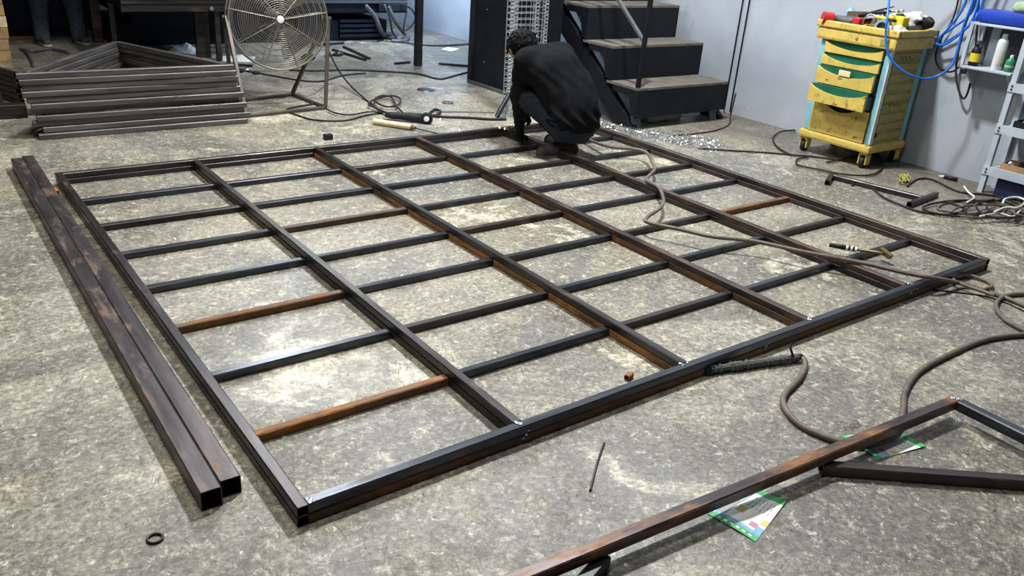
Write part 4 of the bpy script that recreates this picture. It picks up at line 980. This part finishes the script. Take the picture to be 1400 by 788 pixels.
for _ in range(260):
    q = fl(random.uniform(300, 660), random.uniform(70, 150)); gr.append(q)
litter('back_scraps', gr, .012, 'grey', 'small dark scraps on the floor around the fan', 'scraps', 0.0, .5)

# ================================================================== GRINDER, WAX STICK AND CABLES AT THE BACK
g0 = fl(556, 160)
ag = thing('angle_grinder', g0, 'black angle grinder lying among its cables behind the frame', 'grinder')
h0, h1, h2 = fl(527, 157, .04), fl(560, 160, .04), fl(580, 162, .042)
MB().sweep([h0, h0.lerp(h1, .3), h0.lerp(h1, .7), h1, h2], [.022, .03, .03, .036, .038], 12).build('housing', 'rubber', ag, smooth=True)
MB().lathe([(.03, -.03), (.05, -.02), (.052, .02), (.035, .03)], 18, h2 + (h2 - h1).normalized() * .02, (-.5, -.8, .15)).build('gear_head', 'black', ag, smooth='auto')
fdn = Vector((-.5, -.8, .15)).normalized()
MB().lathe([(.022, .03), (.022, .036), (.012, .038)], 14, h2 + (h2 - h1).normalized() * .02, fdn).build('spindle_nut', 'white', ag, smooth='auto')
MB().sweep([h2 + Vector((.02, .02, 0)), h2 + Vector((.10, .05, -.01))], .012, 8).build('side_handle', 'black', ag, smooth=True)
wx = thing('wax_stick', fl(541, 171), 'cream coloured wax stick lying in front of the angle grinder', 'stick')
w0, w1 = fl(511, 166, .024), fl(562, 174, .024)
MB().sweep([w0, w0.lerp(w1, .05), w0.lerp(w1, .9), w1], [.02, .024, .024, .021], 12).build('stick', 'cream', wx, smooth='auto')
MB().sweep([w1, w1 + (w1 - w0).normalized() * .04], [.02, .012], 10).build('burnt_end', 'steel_rust', wx); MB().sweep([w1, fl(600, 183, .006)], .005, 6).build('wire', 'cable_black', wx)
cable('fan_cable', [on_b(436, 45, 6.95), on_b(447, 65, 6.8), fl(462, 95, .15), fl(480, 118, .05), fl(500, 136, .012), fl(518, 150, .012), fl(530, 155, .03)], .008, 'cable_black', 'black cable running down from the fan to the grinder')
cable('grinder_cable', flc([(430, 142), (396, 148), (393, 152), (405, 157), (430, 164), (470, 165), (500, 158), (522, 154)], .008), .007, 'cable_black', 'black cable sweeping past the right foot of the fan')
cable('grinder_cable', flc([(446, 149), (460, 155), (480, 157), (505, 153), (530, 154)], .02), .007, 'cable_black', 'black cable from the fan foot straight to the grinder')
cable('grinder_cable', flc([(530, 155), (512, 147), (504, 143), (508, 138), (520, 134), (536, 131), (547, 135), (545, 143), (530, 146), (516, 141), (512, 136), (522, 131), (535, 133), (542, 145), (552, 155)], .03), .008, 'cable_black', 'coiled black cable loops behind the angle grinder')
cable('grinder_cable', flc([(585, 157), (594, 150), (602, 152), (598, 157), (590, 158), (610, 160), (640, 161), (670, 163), (692, 163)], .012), .011, 'cable_black', 'thick black cable running from the grinder towards the welder')
cable('thin_cable', flc([(590, 153), (630, 153), (676, 154)], .005), .005, 'cable_grey', 'thin pale cord running from the grinder to the mesh trays')
cable('back_cable', flc([(395, 96), (430, 97), (480, 96), (530, 98), (570, 101), (600, 108), (620, 104), (645, 97)], .008), .01, 'cable_black', 'black cable lying across the back floor below the thin post')
cable('back_cable', flc([(330, 96), (370, 103), (410, 110), (440, 111), (470, 103), (500, 100)], .008), .008, 'cable_black', 'black cable crossing the floor behind the fan legs')
b = MB(); q = fl(612, 141); b.sweep([q + Vector((.05 * math.cos(t), .045 * math.sin(t), .006)) for t in np.linspace(.3, 6.1, 16)], .005, 5); b.build('wire_ring', 'steel_rust', smooth=True, label='rusty bent wire ring on the floor left of the mesh trays', cat='wire')
q = fl(582, 123); MB().lathe([(.09, 0), (.085, .006), (.05, .009)], 14, q).build('steel_plate', 'steel', label='small round dark plate on the floor below the thin post', cat='plate')
rods = (((455, 68), (500, 82), 'steel rod on the back floor pointing at the post'), ((470, 64), (505, 80), 'second steel rod beside the one pointing at the post'), ((445, 77), (470, 73), 'short bar near the fan rim'), ((540, 87), (560, 85), 'short dark bar at the foot of the thin post'), ((600, 87), (640, 90), 'thin dark bar by the partition'), ((310, 88), (345, 90), 'flat bar behind the fan left leg'), ((430, 62), (470, 59), 'dark bar in front of the machine base'))
for k, (p, q, lab) in enumerate(rods): MB().bar(fl(*p, .012), fl(*q, .012), .03, .022).build('scrap_bar', 'black' if k % 2 else 'steel', label=lab, cat='scrap bar', group='scrap bars on the back floor')
def sheet(name, cs, lift, mat, label, cat='sheet'):
    P0, P1, P2, P3 = [fl(*c) for c in cs]; N = 7; vs = []; fs = []
    for i in range(N + 1):
        for j in range(N + 1):
            s, r = i / N, j / N; p = (P0 * (1 - s) + P1 * s) * (1 - r) + (P3 * (1 - s) + P2 * s) * r
            p = p + Vector((0, 0, .003 + lift * math.sin(math.pi * s) * math.sin(math.pi * r) * (1 + .5 * math.sin(7 * s + 5 * r)))); vs.append(p)
    k = len(vs); vs += [v + Vector((0, 0, .002)) for v in vs]
    for i in range(N):
        for j in range(N): a = i * (N + 1) + j; fs += [(a, a + 1, a + N + 2, a + N + 1), (k + a, k + a + N + 1, k + a + N + 2, k + a + 1)]
    MB().add(vs, fs).build(name, mat, label=label, cat=cat)
sheet('plastic_sheet', ((228, 72), (266, 75), (272, 66), (240, 64)), .06, 'paper', 'crumpled white sheet on the floor behind the triangular stack')
sheet('plastic_sheet', ((303, 84), (345, 86), (350, 78), (305, 77)), .03, 'paper', 'pale sheet on the floor behind the left fan leg')
sheet('paper_scrap', ((603, 68), (618, 71), (628, 67), (612, 65)), .01, 'paper', 'white paper scrap near the pale far wall', 'paper')
for k, (u, v, s) in enumerate(((325, 100, .05), (338, 98, .04), (350, 102, .035), (420, 82, .07), (310, 97, .04), (462, 77, .05))):
    q = fl(u, v); lump('scrap_lump', q, [((0, 0, s * .4), (s, s * .3, s * .4), s * .6, s * .45), ((-s * .5, s * .4, s * .3), (s * .3, 0, s * .5), s * .4, s * .4)], ['black', 'chrome', 'black', 'black', 'grey', 'steel'][k],
        ['black lump of scrap left of the fan base', 'shiny lump of scrap inside the fan stand', 'small black lump of scrap inside the fan stand', 'black block shaped scrap right of the fan guard', 'grey lump of scrap by the stack corner', 'dark lump of scrap on the back floor bars'][k], 'scrap', .012)
cable('bent_tubing', [fl(28, 67, .02), fl(42, 69, .03), fl(70, 67, .02), (fl(95, 72, .02))], .014, 'grey', 'bent grey tubing on the floor at the feet of the standing person', 'tubing')
cable('bent_tubing', [fl(35, 68, .03), fl(41, 78, .02), fl(46, 90, .02)], .012, 'grey', 'short grey tube branching towards the stack', 'tubing')
# ================================================================== CROUCHING WELDER
def hand_prims(wr, d, palm_n, side, curl=.6, L=.085):
    """wrist, pointing direction, palm normal, thumb side"""
    wr = np.array(wr, float); d = np.array(d, float) / np.linalg.norm(d); nrm = np.array(palm_n, float); nrm -= d * (nrm @ d); nrm /= np.linalg.norm(nrm)
    s = np.cross(d, nrm) * side
    out = [('c', wr, wr + d * .03, .027, .030)]
    for k in range(4): out.append(('c', wr + d * .02 + s * (.028 - .018 * k) * .6, wr + d * L + s * (.030 - .020 * k), .017, .014))
    for k, ln in enumerate((.036, .041, .038, .030)):
        a = wr + d * L + s * (.030 - .020 * k); dir1 = d * math.cos(curl) + nrm * math.sin(curl); b_ = a + dir1 * ln
        dir2 = d * math.cos(curl * 2.1) + nrm * math.sin(curl * 2.1); c_ = b_ + dir2 * ln * .75
        out += [('c', a, b_, .0105, .0095), ('c', b_, c_, .0095, .008)]
    a = wr + d * .03 + s * .03; b_ = a + (d * .5 + s * .7 + nrm * .35) * .04; c_ = b_ + (d * .8 + nrm * .5) * .032
    out += [('c', a, b_, .015, .0115), ('c', b_, c_, .0115, .009)]
    return out
V3 = lambda *a: np.array(a, float)
hipL, hipR, pel = V3(3.86, 4.53, .27), V3(4.06, 4.51, .27), V3(3.96, 4.50, .27)
waist, chest, neckb = V3(3.935, 4.545, .42), V3(3.885, 4.68, .60), V3(3.84, 4.81, .70)
shL, shR = V3(3.69, 4.77, .67), V3(4.04, 4.755, .70)
head = V3(3.79, 4.95, .725)
elL, wrL = V3(3.695, 4.835, .41), V3(3.79, 4.90, .145)
elR, wrR = V3(4.08, 5.0, .46), V3(4.0, 5.07, .22)
knL, anL, toeL = V3(3.74, 4.85, .42), V3(3.985, 4.575, .11), V3(3.785, 4.60, .035)
knR, anR, toeR = V3(4.15, 4.87, .43), V3(4.06, 4.70, .10), V3(4.08, 4.88, .03)
torso = [('c', pel + V3(-.06, 0, 0), pel + V3(.06, 0, 0), .135, .135), ('c', pel, waist, .14, .135), ('c', waist + V3(-.05, 0, 0), chest + V3(-.07, 0, 0), .115, .125), ('c', waist + V3(.05, 0, 0), chest + V3(.07, 0, 0), .115, .125), ('c', chest, neckb + V3(0, -.04, -.05), .13, .09), ('c', shL + V3(.05, 0, .0), shR + V3(-.05, 0, 0), .075, .075)]
armsU = [('c', shL, elL, .058, .046), ('c', shR, elR, .058, .046)]
armsF = [('c', elL, wrL, .043, .030), ('c', elR, wrR, .043, .030)]
legs = [('c', hipL, knL, .085, .062), ('c', knL, anL, .060, .040), ('c', hipR, knR, .085, .062), ('c', knR, anR, .060, .040)]
feet = [('c', anL, anL + V3(.02, -.03, -.055), .038, .036), ('c', anL + V3(.02, -.03, -.06), toeL, .036, .03), ('c', anR, anR + V3(0, -.03, -.055), .038, .036), ('c', anR + V3(0, -.03, -.06), toeR, .036, .03)]
hd_dir = V3(.12, .80, -.62); hd_dir /= np.linalg.norm(hd_dir)
neck = [('c', neckb + V3(0, -.05, -.04), head + V3(.01, -.03, -.01), .058, .055)]
hs = np.cross(hd_dir, V3(0, 0, 1)); hs /= np.linalg.norm(hs); hu = np.cross(hs, hd_dir)
headp = [('c', head - hd_dir * .03 + hu * .015, head + hd_dir * .02 + hu * .01, .090, .082), ('c', head + hd_dir * .03 - hu * .03, head + hd_dir * .04 - hu * .075, .062, .045),
         ('c', head + hd_dir * .085 + hu * .01, head + hd_dir * .115 - hu * .02, .011, .015),
         ('c', head + hd_dir * .085 - hu * .055, head + hd_dir * .088 - hu * .056, .02, .02),
         ('c', head + hs * .088, head + hs * .09 - hu * .03, .018, .012), ('c', head - hs * .088, head - hs * .09 - hu * .03, .018, .012)]
handL = hand_prims(wrL + V3(.01, .01, -.03), V3(.25, .5, -.62), V3(.6, .2, .4), 1, .7)
handR = hand_prims(wrR + V3(-.01, .01, -.01), V3(-.2, .5, -.7), V3(-.4, -.5, -.4), -1, .8)
wld = thing('person', (3.93, 4.68, 0), 'person in black t-shirt and dark jeans crouching on the frame to weld', 'person')
allp = torso + armsU + armsF + legs + feet + neck + headp
LO, HI = (3.5, 4.25, -.01), (4.4, 5.35, 1.0)
def f_body(P): return smin(blend(P, allp, .03), blend(P, handL + handR, .006), .01)
body_mesh('body', f_body, LO, HI, .0095, 'skin', wld)
def f_jeans(P):
    d = blend(P, torso[:2] + legs, .04, .014); wr_ = .006 * np.sin(P[:, 2] * 95 + 3 * np.sin(P[:, 0] * 40)) * np.sin(P[:, 1] * 33)
    d = d + wr_
    d = np.maximum(d, .125 - P[:, 2])
    return np.maximum(d, P[:, 2] - (.37 + .35 * (P[:, 1] - 4.5)) * 1.0 - 10 * np.maximum(0, P[:, 1] - 4.66))
body_mesh('jeans', f_jeans, LO, HI, .0115, 'denim', wld, label='dark blue jeans')
def f_shirt(P):
    d = blend(P, torso, .05, .020)
    loose = cone_sd(P, waist + V3(.02, -.03, -.05), chest + V3(.03, -.03, 0), .185, .155); d = smin(d, loose, .06)
    flare = cone_sd(P, waist + V3(.05, -.01, -.03), waist + V3(.10, .02, .08), .13, .12); d = smin(d, flare, .06)
    mid = [('c', s, s + (e - s) * .62, .076, .070) for s, e in ((shL, elL), (shR, elR))]
    d = smin(d, blend(P, mid, .02), .04)
    fold = .008 * np.sin((P[:, 0] * .8 + P[:, 2] * .6 - P[:, 1] * .3) * 62 + 2.2 * np.sin(P[:, 2] * 21)) * np.clip((.72 - P[:, 2]) * 3.0, 0, 1)
    d = d + fold
    hem = (.235 + .30 * (P[:, 1] - 4.40)) - P[:, 2]
    d = np.maximum(d, hem)
    # open cuffs
    for s, e in ((shL, elL), (shR, elR)):
        u_ = (e - s) / np.linalg.norm(e - s); q = (P - s) @ u_ - .62 * np.linalg.norm(e - s); near = cone_sd(P, s, e, .10, .10) < 0
        d = np.where(near & (q > 0), np.maximum(d, q), d)
    return np.maximum(d, -(np.linalg.norm(P - (neckb + V3(0, .03, .05)), axis=1) - .075))
body_mesh('t_shirt', f_shirt, LO, HI, .0105, 'tee', wld, label='loose black t-shirt')
def f_slv(P):
    a = [('c', s + (e - s) * .5, e, .056, .051) for s, e in ((shL, elL), (shR, elR))] + [('c', elL, wrL, .050, .038), ('c', elR, wrR, .050, .038)]
    return blend(P, a, .03) + .003 * np.sin(P[:, 2] * 140) * np.sin(P[:, 0] * 60)
body_mesh('arm_sleeve', f_slv, LO, HI, .0105, 'sleeve', wld, label='long black arm sleeves')
def f_glv(P): return blend(P, handL, .007, .004)
body_mesh('glove', f_glv, wrL - V3(.16, .16, .22), wrL + V3(.16, .2, .06), .0065, 'sleeve', wld, label='black glove')
def f_glv2(P): return blend(P, handR, .007, .004)
body_mesh('glove', f_glv2, wrR - V3(.22, .16, .2), wrR + V3(.12, .2, .08), .0065, 'sleeve', wld, label='black glove')
def f_hair(P):
    d = blend(P, [headp[0]], .03, .022) + .011 * np.sin(P[:, 0] * 120 + 2 * np.sin(P[:, 2] * 90)) * np.sin(P[:, 1] * 100) * np.sin(P[:, 2] * 80 + 1)
    q = (P - head) @ hd_dir - .075 - .9 * ((P - head) @ hu - .03)
    return np.maximum(np.maximum(d, q), -((P - head) @ hu) - .095)
body_mesh('hair', f_hair, head - .17, head + .17, .0075, 'hair', wld, label='short black hair')
for an, toe, nm in ((anL, toeL, 1), (anR, toeR, 2)):
    heel = an + V3((.02 if nm == 1 else 0), -.035, -.058)
    def f_shoe(P, heel=heel, toe=toe):
        d = blend(P, [('c', heel, toe, .056, .048), ('c', heel + V3(0, 0, .0), heel + (toe - heel) * .45 + V3(0, 0, .035), .04, .038)], .03)
        return np.maximum(d, .014 - P[:, 2])
    body_mesh('shoe', f_shoe, np.minimum(heel, toe) - V3(.08, .08, .05), np.maximum(heel, toe) + .1, .008, 'shoe', wld)
    def f_sole(P, heel=heel, toe=toe):
        d = blend(P, [('c', heel * V3(1, 1, 0) + V3(0, 0, .02), toe * V3(1, 1, 0) + V3(0, 0, .02), .058, .050)], .03)
        return np.maximum(np.maximum(d, P[:, 2] - .018), .001 - P[:, 2])
    body_mesh('shoe_sole', f_sole, np.minimum(heel, toe) * V3(1, 1, 0) - V3(.08, .08, .01), np.maximum(heel, toe) * V3(1, 1, 0) + V3(.08, .08, .04), .006, 'grey', wld)
b = MB(); nk = [Vector(neckb + V3(-.01, -.01, .022) + .092 * V3(math.cos(t), math.sin(t) * .8, math.sin(t) * -.30)) for t in np.linspace(0, 2 * math.pi, 26)[:-1]]
b.sweep(nk, .008, 6, closed=True); b.build('lanyard', 'teal', wld, smooth=True, label='thin teal cord round the neck')
# electrode and sparks
tip = Vector((A[4] - .03, B1 - .03, FH + .004))
el = thing('electrode', tip, 'thin welding electrode held to the far beam by the welder', 'electrode')
MB().sweep([Vector(wrL + V3(.02, .09, -.07)), Vector(wrL + V3(.0, .14, -.02))], .013, 8).build('holder', 'black', el, smooth=True)
MB().sweep([Vector(wrL + V3(.0, .14, -.02)), tip], .003, 6).build('rod', 'steel', el)
for k, (u, v) in enumerate(((690, 176), (683, 174.5), (628, 178), (602, 163))):
    q = fl(u, v, FH + .012 if k < 2 else .02); b = MB(); b.lathe([(.001, -.007), (.006, 0), (.001, .007)], 6, q); b.build('spark', 'spark', label=['bright orange weld spark at the electrode tip', 'small spark left of the electrode tip', 'lone spark by the far beam of the frame', 'faint spark beside the grinder cable'][k], cat='spark')

# ================================================================== STANDING PERSON IN THE BACK (only the legs are in view)
o_ = V3(1.60, 10.32, 0)
Ls, Rs = V3(-.15, -.02, 0), V3(.21, .03, 0)
def SP(*a): return o_ + V3(*a)
sb = [('c', SP(-.10, .03, .90), SP(.13, .03, .90), .14, .14), ('c', SP(.01, .03, .92), SP(.01, .03, 1.15), .145, .13), ('c', SP(-.05, .03, 1.15), SP(-.07, .03, 1.36), .12, .11), ('c', SP(.07, .03, 1.15), SP(.09, .03, 1.36), .12, .11), ('c', SP(-.16, .03, 1.42), SP(.18, .03, 1.42), .07, .07), ('c', SP(.01, .02, 1.42), SP(.01, 0, 1.58), .06, .055)]
sl_ = [('c', SP(-.10, .03, .88), SP(-.14, .0, .48), .10, .075), ('c', SP(-.14, 0, .48), SP(-.15, .02, .09), .07, .045), ('c', SP(.13, .03, .88), SP(.19, .02, .48), .10, .075), ('c', SP(.19, .02, .48), SP(.21, .05, .09), .07, .045)]
sa = [('c', SP(-.21, .03, 1.40), SP(-.27, -.02, 1.12), .055, .045), ('c', SP(-.27, -.02, 1.12), SP(-.20, -.20, .95), .043, .03), ('c', SP(.23, .03, 1.40), SP(.29, -.02, 1.12), .055, .045), ('c', SP(.29, -.02, 1.12), SP(.22, -.20, .95), .043, .03)]
sf = [('c', SP(-.15, .03, .06), SP(-.14, -.14, .04), .038, .032), ('c', SP(.21, .06, .06), SP(.24, -.10, .04), .038, .032)]
shd = [('c', SP(.01, .01, 1.68), SP(.01, -.02, 1.69), .09, .085), ('c', SP(.01, -.05, 1.64), SP(.01, -.05, 1.60), .06, .045), ('c', SP(.01, -.11, 1.66), SP(.01, -.12, 1.63), .011, .015), ('c', SP(-.08, .0, 1.67), SP(-.08, 0, 1.63), .018, .012), ('c', SP(.10, .0, 1.67), SP(.10, 0, 1.63), .018, .012)]
shn = hand_prims(SP(-.20, -.20, .95), V3(.2, -.8, -.3), V3(.2, -.2, -.9), 1, .6) + hand_prims(SP(.22, -.20, .95), V3(-.2, -.8, -.3), V3(-.2, -.2, -.9), -1, .6)
per2 = thing('person', tuple(o_), 'person in blue jeans and dark sneakers standing behind the triangular stack', 'person')
body_mesh('body', lambda P: smin(blend(P, sb + sl_ + sa + sf + shd, .03), blend(P, shn, .006), .01), SP(-.45, -.5, -.01), SP(.5, .3, 1.85), .016, 'skin', per2)
def f_j2(P):
    d = blend(P, sb[:1] + sl_, .04, .022) + .010 * np.sin(P[:, 2] * 85 + 4 * np.sin(P[:, 0] * 25)) * np.clip((.35 - P[:, 2]) * 4, .1, 1)
    d = np.minimum(d, blend(P, [('c', SP(-.15, .02, .16), SP(-.15, .01, .07), .075, .072), ('c', SP(.21, .05, .16), SP(.21, .04, .05), .078, .075)], .02))
    return np.maximum(np.maximum(d, .035 - P[:, 2]), P[:, 2] - 1.0)
body_mesh('jeans', f_j2, SP(-.45, -.3, 0), SP(.5, .35, 1.1), .013, 'denim_back', per2, label='washed blue jeans')
body_mesh('jacket', lambda P: np.maximum(blend(P, sb[:5] + sa, .04, .016), .93 - P[:, 2] - 20 * np.maximum(0, P[:, 1] * 0)), SP(-.45, -.35, .85), SP(.5, .35, 1.55), .016, 'tee', per2)
body_mesh('hair', lambda P: np.maximum(blend(P, shd[:1], .02, .014), -.9 * (P[:, 1] - o_[1] + .07) - (P[:, 2] - 1.68)), SP(-.2, -.2, 1.5), SP(.2, .2, 1.85), .012, 'hair', per2)
for hl, te in ((SP(-.15, .06, .045), SP(-.14, -.17, .04)), (SP(.21, .09, .045), SP(.24, -.13, .04))):
    body_mesh('sneaker', lambda P: np.maximum(blend(P, [('c', hl, te, .046, .042), ('c', hl + V3(0, 0, .03), (hl + te) / 2 + V3(0, 0, .025), .045, .042)], .03), .022 - P[:, 2]), np.minimum(hl, te) - .1, np.maximum(hl, te) + .1, .01, 'shoe', per2)
    body_mesh('sneaker_sole', lambda P: np.maximum(np.maximum(blend(P, [('c', hl * V3(1, 1, 0) + V3(0, 0, .02), te * V3(1, 1, 0) + V3(0, 0, .02), .052, .047)], .02), P[:, 2] - .03), .002 - P[:, 2]), np.minimum(hl, te) * V3(1, 1, 0) - V3(.08, .08, .01), np.maximum(hl, te) * V3(1, 1, 0) + V3(.08, .08, .06), .008, 'sole', per2, label='pale rubber sole')
